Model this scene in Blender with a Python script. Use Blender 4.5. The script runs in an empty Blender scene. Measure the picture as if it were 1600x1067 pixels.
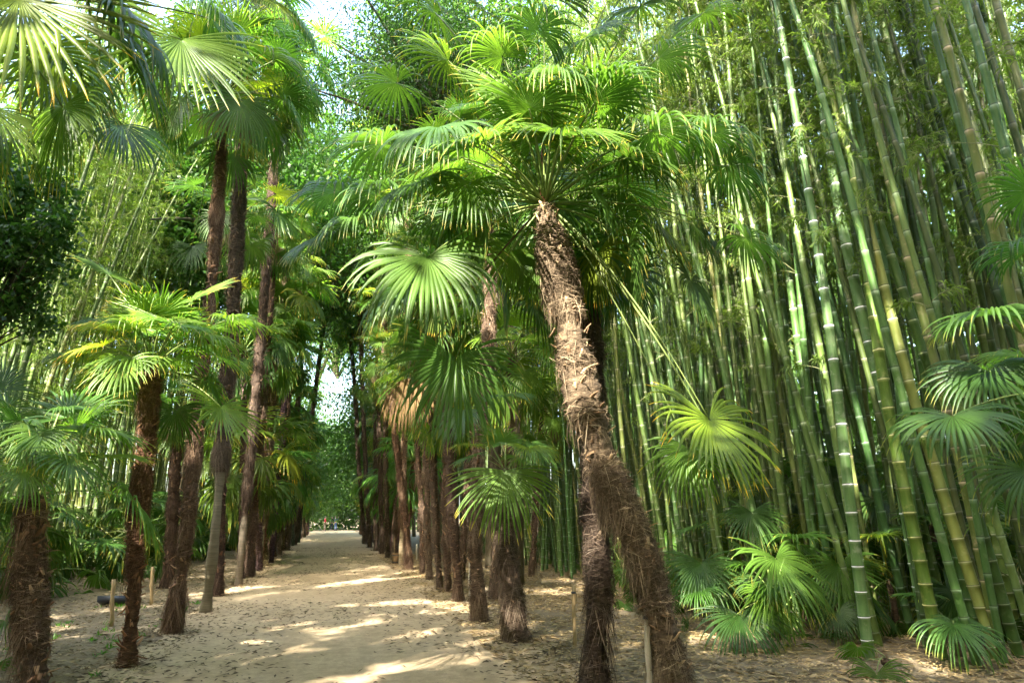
import bpy, math, random
import numpy as np
from mathutils import Vector, Matrix
R = math.radians
random.seed(7)
rng = np.random.default_rng(11)
sc = bpy.context.scene
COL = sc.collection

# ------------------------------------------------------------------ camera
F, PITCH, YAW, CAMH = 1067.0, R(14.45), R(14.3), 1.6
cp, sp, cy, sy = math.cos(PITCH), math.sin(PITCH), math.cos(YAW), math.sin(YAW)
cam_d = bpy.data.cameras.new('camera'); cam = bpy.data.objects.new('camera', cam_d); COL.objects.link(cam)
cam.location = (0, 0, CAMH); cam.rotation_euler = (R(90) + PITCH, 0, -YAW)
cam_d.sensor_width = 36; cam_d.lens = 24.0; cam_d.clip_end = 2000; cam_d.clip_start = 0.05
sc.camera = cam

def ray(px, py):                     # direction of a photograph point, scaled to 1 m of level depth
    dx, dy = px - 800, 533.5 - py
    up, fw = dy * cp + F * sp, F * cp - dy * sp
    r, u = dx / fw, up / fw
    return Vector((r * cy + sy, -r * sy + cy, u))
def G(px, py):                       # where that point meets the ground
    d = ray(px, py); s = -CAMH / d.z
    return Vector((d.x * s, d.y * s, 0))
def P(px, py, depth):
    d = ray(px, py); return Vector((0, 0, CAMH)) + d * depth
def depth_of(v): return v.x * sy + v.y * cy
def in_view(x, y, m=0.0):
    f = x * sy + y * cy; r = x * cy - y * sy
    return f > 1 and abs(r) < f * 0.745 + m

# ------------------------------------------------------------------ mesh helpers
def mesh(name, V, Q, uv=None, mats=(), midx=None, smooth=False, T=None):
    V = np.asarray(V, dtype=np.float32).reshape(-1, 3)
    Q = np.zeros((0, 4), np.int32) if Q is None else np.asarray(Q, dtype=np.int32).reshape(-1, 4)
    T = np.zeros((0, 3), np.int32) if T is None else np.asarray(T, dtype=np.int32).reshape(-1, 3)
    me = bpy.data.meshes.new(name)
    me.vertices.add(len(V)); me.vertices.foreach_set('co', V.ravel())
    nl = len(Q) * 4 + len(T) * 3
    li = np.concatenate([Q.ravel(), T.ravel()])
    me.loops.add(nl); me.loops.foreach_set('vertex_index', li)
    me.polygons.add(len(Q) + len(T))
    ls = np.concatenate([np.arange(len(Q)) * 4, len(Q) * 4 + np.arange(len(T)) * 3]).astype(np.int32)
    me.polygons.foreach_set('loop_start', ls)
    if uv is not None:
        ul = me.uv_layers.new(name='UVMap')
        ul.data.foreach_set('uv', np.asarray(uv, dtype=np.float32).reshape(-1, 2)[li].ravel())
    for m in mats: me.materials.append(m)
    if midx is not None: me.polygons.foreach_set('material_index', np.asarray(midx, np.int32))
    if smooth: me.polygons.foreach_set('use_smooth', np.ones(len(Q) + len(T), dtype=bool))
    me.update(calc_edges=True); me.validate()
    return me

def obj(name, me, parent=None, loc=(0, 0, 0), rz=0.0, s=1.0, color=None):
    o = bpy.data.objects.new(name, me); COL.objects.link(o)
    if parent is not None: o.parent = parent
    o.location = loc; o.rotation_euler = (0, 0, rz)
    o.scale = (s, s, s) if not isinstance(s, tuple) else s
    if color: o.color = (*color, 1) if len(color) == 3 else color
    return o
def tag(o, label=None, cat=None, group=None, kind=None):
    if label: o['label'] = label
    if cat: o['category'] = cat
    if group: o['group'] = group
    if kind: o['kind'] = kind
    return o
def empty(name, loc, label, cat, group=None, rz=0):
    o = bpy.data.objects.new(name, None); COL.objects.link(o)
    o.location = loc; o.rotation_euler = (0, 0, rz); o.empty_display_size = .2
    return tag(o, label, cat, group)

class Acc:                            # collects geometry for one mesh
    def __init__(s): s.V = []; s.Q = []; s.U = []; s.M = []; s.n = 0
    def add(s, V, Q, U=None, m=0):
        V = np.asarray(V, float).reshape(-1, 3); Q = np.asarray(Q, int).reshape(-1, 4)
        s.V.append(V); s.Q.append(Q + s.n); s.U.append(np.zeros((len(V), 2)) if U is None else np.asarray(U).reshape(-1, 2))
        s.M.append(np.full(len(Q), m)); s.n += len(V)
    def mesh(s, name, mats, smooth=False):
        return mesh(name, np.concatenate(s.V), np.concatenate(s.Q), np.concatenate(s.U), mats, np.concatenate(s.M), smooth)

def nrm(a): return a / np.maximum(np.linalg.norm(a, axis=-1, keepdims=True), 1e-9)

def tube(path, rad, sides=8, cap=True, flat=1.0):
    """tube round a polyline: returns V, Q, U"""
    P_ = np.asarray(path, float); n = len(P_); rad = np.broadcast_to(np.asarray(rad, float), (n,))
    t = nrm(np.gradient(P_, axis=0))
    ref = np.array([0, 0, 1.]) if abs(t[:, 2]).mean() < .8 else np.array([1., 0, 0])
    a = nrm(np.cross(t, ref)); b = np.cross(a, t)
    th = np.linspace(0, 2 * np.pi, sides, endpoint=False)
    V = P_[:, None] + rad[:, None, None] * (np.cos(th)[None, :, None] * a[:, None] + flat * np.sin(th)[None, :, None] * b[:, None])
    i = np.arange(n - 1)[:, None] * sides; j = np.arange(sides)[None]; j2 = (j + 1) % sides
    Q = np.stack([i + j, i + j2, i + sides + j2, i + sides + j], -1).reshape(-1, 4)
    U = np.stack(np.broadcast_arrays(th[None] / 6.283, np.linspace(0, 1, n)[:, None]), -1)
    V = V.reshape(-1, 3); U = U.reshape(-1, 2)
    if cap:
        k = len(V); V = np.vstack([V, P_[0], P_[-1]]); U = np.vstack([U, [0, 0], [0, 1]])
        c0 = np.array([[k, (q + 1) % sides, q, q] for q in range(0, sides)])
        # quads made of pairs of rim edges (sides even)
        c0 = np.array([[k, (q + 2) % sides, q + 1, q] for q in range(0, sides, 2)])
        o = (n - 1) * sides
        c1 = np.array([[k + 1, o + q, o + q + 1, o + (q + 2) % sides] for q in range(0, sides, 2)])
        Q = np.vstack([Q, c0, c1])
    return V, Q, U

# smooth value noise for displacing meshes
_T = rng.random((64, 64, 64))
def vnoise(p):
    p = np.asarray(p, float); i = np.floor(p).astype(int); f = p - i; f = f * f * (3 - 2 * f)
    r = 0
    for a in (0, 1):
        for b in (0, 1):
            for c in (0, 1):
                w = (f[..., 0] if a else 1 - f[..., 0]) * (f[..., 1] if b else 1 - f[..., 1]) * (f[..., 2] if c else 1 - f[..., 2])
                r = r + w * _T[(i[..., 0] + a) % 64, (i[..., 1] + b) % 64, (i[..., 2] + c) % 64]
    return r * 2 - 1
def fbm(p, o=3):
    r = 0
    for k in range(o): r = r + vnoise(np.asarray(p) * 2 ** k + 17.3 * k) * .5 ** k
    return r

# ------------------------------------------------------------------ materials
class NT:
    def __init__(s, name):
        s.m = bpy.data.materials.new(name); s.m.use_nodes = True; s.t = s.m.node_tree; s.t.nodes.clear()
        s.out = s.n('ShaderNodeOutputMaterial')
    def n(s, ty, **kw):
        x = s.t.nodes.new(ty)
        for k, v in kw.items():
            if k.startswith('i_'): x.inputs[k[2:].replace('_', ' ')].default_value = v
            else: setattr(x, k, v)
        return x
    def l(s, a, b): s.t.links.new(a, b)
    def ramp(s, fac, stops):
        x = s.n('ShaderNodeValToRGB'); e = x.color_ramp.elements
        while len(e) < len(stops): e.new(.5)
        for q, (p, c) in zip(e, stops): q.position = p; q.color = (*c, 1)
        s.l(fac, x.inputs[0]); return x.outputs[0]
    def mix(s, fac, a, b, mode='MIX'):
        x = s.n('ShaderNodeMix', data_type='RGBA', blend_type=mode)
        for sock, v in ((x.inputs[0], fac), (x.inputs[6], a), (x.inputs[7], b)):
            if isinstance(v, (int, float)): sock.default_value = v
            elif isinstance(v, tuple): sock.default_value = (*v, 1)
            else: s.l(v, sock)
        return x.outputs[2]
    def math(s, op, a, b=0.0, clamp=False):
        x = s.n('ShaderNodeMath', operation=op, use_clamp=clamp)
        for sock, v in ((x.inputs[0], a), (x.inputs[1], b)):
            if isinstance(v, (int, float)): sock.default_value = v
            else: s.l(v, sock)
        return x.outputs[0]
    def noise(s, scale, detail=4, vec=None, rough=.55):
        x = s.n('ShaderNodeTexNoise'); x.inputs['Scale'].default_value = scale; x.inputs['Detail'].default_value = detail
        x.inputs['Roughness'].default_value = rough
        if vec is not None: s.l(vec, x.inputs['Vector'])
        return x.outputs[0]
    def bump(s, h, strength=.5, dist=.01):
        x = s.n('ShaderNodeBump'); x.inputs['Strength'].default_value = strength; x.inputs['Distance'].default_value = dist
        s.l(h, x.inputs['Height']); return x.outputs[0]

def leaf_mat(name, dark, light, tip, trans, tf=.4, rough=.38, spec=.5, tip_at=.86, rib=True):
    k = NT(name); uv = k.n('ShaderNodeTexCoord'); sep = k.n('ShaderNodeSeparateXYZ'); k.l(uv.outputs['UV'], sep.inputs[0])
    oi = k.n('ShaderNodeObjectInfo')
    nz = k.noise(6, 3, uv.outputs['Object'])
    f = k.math('ADD', k.math('MULTIPLY', oi.outputs['Random'], .55), k.math('MULTIPLY', nz, .6))
    c = k.ramp(f, [(.15, dark), (.85, light)])
    if rib:
        r = k.math('ABSOLUTE', k.math('SUBTRACT', sep.outputs['X'], .5))
        r = k.math('LESS_THAN', r, .06)
        c = k.mix(k.math('MULTIPLY', r, .35), c, tuple(min(1, v * 1.8) for v in light))
    fine = k.noise(40, 2, uv.outputs['Object'])
    c = k.mix(k.math('MULTIPLY', fine, .5), c, tuple(v * .6 for v in dark))
    te = k.math('ADD', sep.outputs['Y'], k.math('MULTIPLY', k.math('SUBTRACT', nz, .5), .35))
    tf_ = k.n('ShaderNodeMapRange'); k.l(te, tf_.inputs[0]); tf_.inputs[1].default_value = tip_at; tf_.inputs[2].default_value = tip_at + .13
    c = k.mix(tf_.outputs[0], c, tip)
    c = k.mix(1.0, c, oi.outputs['Color'], 'MULTIPLY')
    tc = k.mix(1.0, c, trans, 'MULTIPLY')
    b = k.n('ShaderNodeBsdfPrincipled'); k.l(c, b.inputs['Base Color']); b.inputs['Roughness'].default_value = rough
    b.inputs['Specular IOR Level'].default_value = spec
    tr = k.n('ShaderNodeBsdfTranslucent'); k.l(tc, tr.inputs[0])
    mx = k.n('ShaderNodeMixShader'); mx.inputs[0].default_value = tf
    k.l(b.outputs[0], mx.inputs[1]); k.l(tr.outputs[0], mx.inputs[2]); k.l(mx.outputs[0], k.out.inputs[0])
    return k.m

M_FROND = leaf_mat('frond_green', (.043, .098, .024), (.105, .175, .034), (.33, .26, .06), (2.0, 2.2, 1.0), .42, .4, .35)
M_DEAD = leaf_mat('frond_dead', (.12, .085, .045), (.24, .185, .10), (.3, .2, .1), (1.2, 1, .8), .3, .7, .2, rib=False)
M_BLEAF = leaf_mat('bamboo_leaf', (.085, .15, .03), (.17, .24, .045), (.3, .28, .09), (1.9, 2.0, 1.0), .45, .5, .3, rib=False, tip_at=1.3)
M_TLEAF = leaf_mat('broad_leaf', (.04, .095, .02), (.10, .17, .035), (.2, .22, .05), (1.8, 2.1, 1.0), .38, .42, .4, rib=False, tip_at=1.4)
M_FLOWER = leaf_mat('ivy_flower', (.2, .22, .05), (.3, .3, .08), (.3, .3, .08), (1.2, 1.2, .8), .3, .6, .2, rib=False, tip_at=1.4)

def simple(name, stops, scale=8, rough=.8, bump=.4, bd=.01, stretch=(1, 1, 1), spec=.3, tint=True):
    k = NT(name); tc = k.n('ShaderNodeTexCoord'); mp = k.n('ShaderNodeMapping'); mp.inputs['Scale'].default_value = stretch
    k.l(tc.outputs['Object'], mp.inputs[0])
    a = k.noise(scale, 6, mp.outputs[0], .65); c = k.ramp(a, stops)
    if tint:
        oi = k.n('ShaderNodeObjectInfo'); c = k.mix(1.0, c, oi.outputs['Color'], 'MULTIPLY')
    b = k.n('ShaderNodeBsdfPrincipled'); k.l(c, b.inputs['Base Color']); b.inputs['Roughness'].default_value = rough
    b.inputs['Specular IOR Level'].default_value = spec
    k.l(k.bump(k.noise(scale * 3, 4, mp.outputs[0]), bump, bd), b.inputs['Normal']); k.l(b.outputs[0], k.out.inputs[0])
    return k.m
M_PETIOLE = simple('petiole', [(.3, (.10, .16, .035)), (.7, (.22, .27, .07))], 5, .45, .1, spec=.4)
M_BARK = simple('palm_bark', [(.25, (.03, .022, .016)), (.5, (.10, .072, .05)), (.8, (.27, .20, .14))], 9, .95, .9, .02, (1, 1, 3))
M_SMOOTH = simple('palm_smooth_bark', [(.3, (.14, .125, .085)), (.7, (.27, .24, .17))], 3, .85, .8, .012, (1, 1, 12))
M_TBARK = simple('tree_bark', [(.3, (.045, .038, .022)), (.7, (.12, .10, .06))], 6, .9, .8, .02, (1, 1, .3))
M_WOOD = simple('stake_wood', [(.3, (.32, .22, .10)), (.7, (.48, .35, .18))], 12, .7, .4, .004, (1, 1, .2))
M_PALEW = simple('pale_cane', [(.3, (.42, .37, .27)), (.7, (.6, .54, .42))], 12, .6, .3, .004, (1, 1, .2))
M_TRAY = simple('black_plastic', [(.3, (.012, .016, .022)), (.7, (.03, .036, .045))], 5, .4, .1, spec=.5)
M_BRANCH = simple('bamboo_branch', [(.3, (.12, .14, .05)), (.7, (.24, .25, .11))], 5, .6, .1)

def fibre_mat(name, stops):
    k = NT(name); tc = k.n('ShaderNodeTexCoord'); sep = k.n('ShaderNodeSeparateXYZ'); k.l(tc.outputs['UV'], sep.inputs[0])
    c = k.ramp(sep.outputs['X'], stops); oi = k.n('ShaderNodeObjectInfo')
    big = k.noise(2.2, 2, tc.outputs['Object']); c = k.mix(k.math('MULTIPLY', big, .7), c, tuple(v * .5 for v in stops[1][1]))
    c = k.mix(1.0, c, oi.outputs['Color'], 'MULTIPLY')
    b = k.n('ShaderNodeBsdfPrincipled'); k.l(c, b.inputs['Base Color']); b.inputs['Roughness'].default_value = .85
    b.inputs['Specular IOR Level'].default_value = .25
    k.l(b.outputs[0], k.out.inputs[0]); return k.m
M_FIBRE = fibre_mat('palm_fibre', [(0, (.045, .032, .023)), (.4, (.14, .10, .07)), (.75, (.31, .235, .165)), (1, (.56, .46, .34))])
M_STUB = fibre_mat('leaf_stub', [(0, (.14, .085, .05)), (.5, (.33, .21, .13)), (1, (.55, .43, .28))])
M_LITTER = fibre_mat('dry_leaf', [(0, (.09, .065, .04)), (.4, (.26, .19, .10)), (.8, (.45, .34, .18)), (1, (.6, .49, .30))])

def culm_mat():
    k = NT('bamboo_culm'); tc = k.n('ShaderNodeTexCoord'); sep = k.n('ShaderNodeSeparateXYZ'); k.l(tc.outputs['UV'], sep.inputs[0])
    oi = k.n('ShaderNodeObjectInfo')
    fr = k.math('FRACT', sep.outputs['Y'])
    c = k.ramp(oi.outputs['Random'], [(0, (.055, .12, .028)), (.45, (.08, .155, .035)), (.8, (.125, .19, .04)), (1, (.19, .21, .07))])
    mp = k.n('ShaderNodeMapping'); mp.inputs['Scale'].default_value = (1, 1, .12); k.l(tc.outputs['Object'], mp.inputs[0])
    st = k.noise(22, 4, mp.outputs[0]); c = k.mix(k.math('MULTIPLY', k.math('SUBTRACT', st, .45, True), 2.2, True), c, (.16, .235, .10))
    big = k.noise(1.3, 3, tc.outputs['Object']); c = k.mix(k.math('MULTIPLY', big, .5), c, (.045, .09, .02))
    gr = k.noise(7, 5, tc.outputs['Object'], .7)
    g2 = k.n('ShaderNodeMapRange'); k.l(gr, g2.inputs[0]); g2.inputs[1].default_value = .56; g2.inputs[2].default_value = .72
    c = k.mix(k.math('MULTIPLY', g2.outputs[0], .5), c, (.30, .32, .22))
    g3 = k.n('ShaderNodeMapRange'); k.l(k.noise(2.6, 5, tc.outputs['Object'], .75), g3.inputs[0]); g3.inputs[1].default_value = .55; g3.inputs[2].default_value = .75
    c = k.mix(k.math('MULTIPLY', g3.outputs[0], .6), c, (.07, .075, .035))
    # pale bloom just below each joint, dark line on it
    w = k.n('ShaderNodeMapRange'); k.l(fr, w.inputs[0]); w.inputs[1].default_value = .86; w.inputs[2].default_value = .97
    c = k.mix(k.math('MULTIPLY', w.outputs[0], .35), c, (.36, .42, .32))
    w2 = k.math('GREATER_THAN', fr, .962)
    amt = k.n('ShaderNodeObjectInfo').outputs['Alpha']
    c = k.mix(k.math('MULTIPLY', w2, amt), c, (.62, .64, .56))
    dk = k.math('LESS_THAN', fr, .03); c = k.mix(k.math('MULTIPLY', dk, .75), c, (.04, .05, .025))
    c = k.mix(1.0, c, oi.outputs['Color'], 'MULTIPLY')
    b = k.n('ShaderNodeBsdfPrincipled'); k.l(c, b.inputs['Base Color'])
    k.l(k.math('ADD', .3, k.math('MULTIPLY', st, .35)), b.inputs['Roughness'])
    b.inputs['Specular IOR Level'].default_value = .4
    k.l(k.bump(st, .15, .003), b.inputs['Normal'])
    k.l(b.outputs[0], k.out.inputs[0]); return k.m
M_CULM = culm_mat()

def ground_mat(name, stops, speck, dark, blend=None):
    k = NT(name); tc = k.n('ShaderNodeTexCoord'); o = tc.outputs['Object']
    a = k.noise(.9, 6, o, .6); c = k.ramp(a, stops)
    mid = k.noise(7, 6, o, .7); mm = k.n('ShaderNodeMapRange'); k.l(mid, mm.inputs[0]); mm.inputs[1].default_value = .42; mm.inputs[2].default_value = .62
    c = k.mix(k.math('MULTIPLY', mm.outputs[0], .45), c, tuple(v * .55 for v in stops[0][1]))
    mp = k.n('ShaderNodeMapping'); mp.inputs['Scale'].default_value = (1, .12, 1); k.l(o, mp.inputs[0])
    tk = k.n('ShaderNodeMapRange'); k.l(k.noise(2.4, 5, mp.outputs[0], .65), tk.inputs[0]); tk.inputs[1].default_value = .5; tk.inputs[2].default_value = .62
    c = k.mix(k.math('MULTIPLY', tk.outputs[0], .28), c, tuple(v * .6 for v in stops[0][1]))
    b_ = k.noise(35, 5, o, .75); m = k.n('ShaderNodeMapRange'); k.l(b_, m.inputs[0]); m.inputs[1].default_value = .5; m.inputs[2].default_value = .66
    c = k.mix(k.math('MULTIPLY', m.outputs[0], .7), c, speck)
    d_ = k.noise(90, 4, o, .8); m2 = k.n('ShaderNodeMapRange'); k.l(d_, m2.inputs[0]); m2.inputs[1].default_value = .56; m2.inputs[2].default_value = .7
    c = k.mix(k.math('MULTIPLY', m2.outputs[0], .6), c, dark)
    if blend:
        e = k.noise(4.5, 5, o, .7); m3 = k.n('ShaderNodeMapRange'); k.l(e, m3.inputs[0]); m3.inputs[1].default_value = .48; m3.inputs[2].default_value = .62
        c = k.mix(k.math('MULTIPLY', m3.outputs[0], .55), c, blend)
    b = k.n('ShaderNodeBsdfPrincipled'); k.l(c, b.inputs['Base Color']); b.inputs['Roughness'].default_value = .95
    b.inputs['Specular IOR Level'].default_value = .15
    hh = k.math('ADD', k.math('MULTIPLY', b_, .6), k.math('MULTIPLY', d_, .4))
    k.l(k.bump(hh, .9, .02), b.inputs['Normal']); k.l(b.outputs[0], k.out.inputs[0]); return k.m
M_PATH = ground_mat('sandy_path', [(.3, (.47, .35, .205)), (.7, (.58, .445, .275))], (.34, .255, .155), (.15, .105, .065))
M_SOIL = ground_mat('mulch', [(.3, (.20, .155, .10)), (.7, (.30, .235, .15))], (.36, .30, .19), (.07, .05, .033), (.17, .15, .09))

# ------------------------------------------------------------------ world, sun
SUN_EL = R(38); SA = R(219)
sunv = Vector((math.sin(SA) * math.cos(SUN_EL), math.cos(SA) * math.cos(SUN_EL), math.sin(SUN_EL)))
w = bpy.data.worlds.new('World'); sc.world = w; w.use_nodes = True; nt = w.node_tree
bg = nt.nodes['Background']; sky = nt.nodes.new('ShaderNodeTexSky'); sky.sky_type = 'NISHITA'; sky.sun_disc = False
sky.sun_elevation = SUN_EL; sky.sun_rotation = SA; sky.air_density = 1.0; sky.dust_density = 5.0; sky.ozone_density = .6
nt.links.new(sky.outputs[0], bg.inputs[0]); bg.inputs[1].default_value = .15
sl = bpy.data.lights.new('sun', 'SUN'); sl.energy = 3.0; sl.angle = R(.55); sl.color = (1, .94, .84)
so = bpy.data.objects.new('sun', sl); COL.objects.link(so); so.rotation_euler = (-sunv).to_track_quat('-Z', 'Y').to_euler(); so.location = (-20, -20, 30)
sc.view_settings.view_transform = 'Standard'; sc.view_settings.look = 'None'; sc.view_settings.exposure = 3.66; sc.view_settings.gamma = 1
sc.render.engine = 'CYCLES'
cyc = sc.cycles; cyc.max_bounces = 7; cyc.diffuse_bounces = 4; cyc.glossy_bounces = 2; cyc.transmission_bounces = 5; cyc.transparent_max_bounces = 4
cyc.use_denoising = True; cyc.sample_clamp_indirect = 6; cyc.caustics_reflective = False; cyc.caustics_refractive = False
try: cyc.denoiser = 'OPENIMAGEDENOISE'; cyc.denoising_prefilter = 'ACCURATE'
except Exception: pass

# ------------------------------------------------------------------ fronds
def blade(L, N, A, e, g, seed, hi=True, cup=.12, join=.42, split=0):
    """fan blade, hub at the origin, axis leaning e above the horizon towards +Y; g = how limp the segments hang"""
    r_ = np.random.default_rng(seed)
    st = np.array([.02, .22, .42, .54, .66, .78, .9, 1.0]) if hi else np.array([.02, .42, .7, 1.0])
    ax = np.array([0, math.cos(e), math.sin(e)]); nn = np.array([0, -math.sin(e), math.cos(e)]); sd = np.array([1., 0, 0])
    dt = 2 * A / N; th = -A + dt * (np.arange(N) + .5)
    ln = L * (.74 + .26 * np.cos(th / A * 1.35)) * r_.uniform(.93, 1.04, N)
    d0 = np.cos(th)[:, None] * ax + np.sin(th)[:, None] * sd
    side = -np.sin(th)[:, None] * ax + np.cos(th)[:, None] * sd
    tilt = cup * (1 - .5 * np.cos(th)) + r_.normal(0, .025, N)
    d = nrm(d0 + tilt[:, None] * nn)
    gi = g * r_.uniform(.5, 1.4, N); brk = r_.random(N) < .10; bp = r_.uniform(.5, .8, N); 
    p = np.zeros((N, 3)); C = []; W = []
    for k, s in enumerate(st):
        if k:
            dr = (s - st[k - 1]); ramp = max(0, (s - .25)) * 1.6
            sway = r_.normal(0, .03 if s > join else 0, N)[:, None] * side
            gg = gi * ramp * dr * 4 + np.where(brk & (s > bp), 1.6, 0)
            d = nrm(d + np.array([0, 0, -1.]) * gg[:, None] + sway)
            p = p + d * (dr * ln)[:, None]
        else: p = d * (s * ln)[:, None]
        C.append(p.copy())
        w0 = 2 * join * L * math.tan(dt / 2)
        if s <= join: wd = 2 * s * ln * math.tan(dt / 2)
        else:
            t = (s - join) / (1 - join); wd = w0 * (1.04 - t ** 2.4) * np.ones(N) * .92
        W.append(np.maximum(wd, .0012))
    C = np.array(C); W = np.array(W)                       # K,N,3 / K,N
    K = len(st); fold = .42
    # surface normal per station
    tan = nrm(np.gradient(C, axis=0)); nk = nrm(np.cross(side[None], tan)); nk = nk * np.where((nk @ nn).mean() < 0, -1, 1)
    E1 = C - side[None] * W[..., None] / 2 * .93 - nk * W[..., None] / 2 * fold
    E2 = C + side[None] * W[..., None] / 2 * .93 - nk * W[..., None] / 2 * fold
    Cc = C + nk * W[..., None] / 2 * fold
    V = np.stack([E1, Cc, E2], 2)                          # K,N,3,3
    U = np.stack(np.broadcast_arrays(np.array([0, .5, 1.])[None, None], st[:, None, None], ), -1); U = np.broadcast_to(U, (K, N, 3, 2))
    idx = np.arange(K * N * 3).reshape(K, N, 3)
    Q = [np.stack([idx[:-1, :, c], idx[:-1, :, c + 1], idx[1:, :, c + 1], idx[1:, :, c]], -1).reshape(-1, 4) for c in (0, 1)]
    return V.reshape(-1, 3), np.concatenate(Q), U.reshape(-1, 2)

def bez(a, b, c, n):
    t = np.linspace(0, 1, n)[:, None]; return (1 - t) ** 2 * np.asarray(a) + 2 * t * (1 - t) * np.asarray(b) + t * t * np.asarray(c)

ELEV = [78, 58, 38, 18, -4, -28]
FROND = {}   # (elevation class, seed, lod) -> (blade mesh, petiole mesh) both at the crown
def frond_data(ci, seed, lod):
    key = (ci, seed, lod)
    if key in FROND: return FROND[key]
    r_ = random.Random(seed * 31 + ci)
    phi = R(ELEV[ci] + r_.uniform(-5, 5)); pl = r_.uniform(.75, 1.0) * (.85 if ci == 0 else 1)
    end = phi - R(24 + 6 * ci)
    c1 = np.array([0, math.cos(phi), math.sin(phi)]) * pl * .55; c2 = c1 + np.array([0, math.cos(end), math.sin(end)]) * pl * .5
    pts = bez((0, 0, 0), c1, c2, 9 if lod == 0 else 4)
    e = end - R(10 + 6 * ci)
    N = [42, 32, 22][lod]
    g = [.25, .4, .55, .75, .9, 1.0][ci] * r_.uniform(.7, 1.3)
    V, Q, U = blade(r_.uniform(.62, .76), N, R(r_.uniform(118, 150)), e, g, seed * 100 + ci, hi=lod < 2, cup=.2 if ci < 3 else .1)
    V = V + c2
    rr = np.linspace(.017, .008, len(pts))
    tv, tq, tu = tube(pts, rr if lod < 2 else rr * 1.3, 6 if lod == 0 else 4, flat=.6)
    if lod == 0:
        b = mesh('frond', V, Q, U, [M_FROND], smooth=False); p = mesh('petiole', tv, tq, tu, [M_PETIOLE], smooth=True)
    else:
        a = Acc(); a.add(V, Q, U, 0); a.add(tv, tq, tu, 1); b = a.mesh('frond', [M_FROND, M_PETIOLE]); p = None
    FROND[key] = (b, p); return FROND[key]
def dead_data(seed, lod):
    key = ('dead', seed, lod)
    if key in FROND: return FROND[key]
    r_ = random.Random(seed)
    c2 = np.array([0, .42, -.45]); pts = bez((0, 0, 0), (0, .4, .05), c2, 7)
    V, Q, U = blade(.62, 26, R(75), R(-80), 1.4, seed + 900, hi=lod < 2, cup=.2, join=.3)
    tv, tq, tu = tube(pts, .01, 4, flat=.6)
    a = Acc(); a.add(V + c2, Q, U); a.add(tv, tq, tu); b = a.mesh('dead_frond', [M_DEAD]); FROND[key] = (b, None); return FROND[key]

BLADES = {}
def blade_mesh(e, L, g, seed, A=135, mat=None, N=42):
    key = (round(e), round(L, 2), round(g, 1), seed, A, mat and mat.name)
    if key not in BLADES:
        V, Q, U = blade(L, N, R(A), R(e), g, seed, True)
        BLADES[key] = mesh('frond', V, Q, U, [mat or M_FROND])
    return BLADES[key]

def hero_frond(root, crown, hub, az, e, L, g=.7, seed=1, A=135, color=(1, 1, 1), dead=False, sag=.25, mat=None):
    """one frond whose hub is given; az = compass of the blade axis (0 = +Y, 90 = +X)"""
    hub = Vector(hub) - root.location; crown = Vector(crown) - root.location
    me = blade_mesh(e, L, g, seed, A, mat or (M_DEAD if dead else None))
    o = obj('dead_frond' if dead else 'frond', me, root, hub, -R(az), 1, color)
    d = hub - crown; mid = crown + d * .5 + Vector((0, 0, d.length * sag))
    pts = bez(crown - hub, mid - hub, (0, 0, 0), 12)
    ca, sa = math.cos(R(az)), math.sin(R(az))            # undo the frond's own turn for its child
    pts = np.stack([pts[:, 0] * ca - pts[:, 1] * sa, pts[:, 0] * sa + pts[:, 1] * ca, pts[:, 2]], -1)
    tv, tq, tu = tube(pts, np.linspace(.016, .007, 12), 6, flat=.65)
    obj('petiole', mesh('petiole', tv, tq, tu, [M_DEAD if dead else M_PETIOLE], smooth=True), o)
    return o

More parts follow.
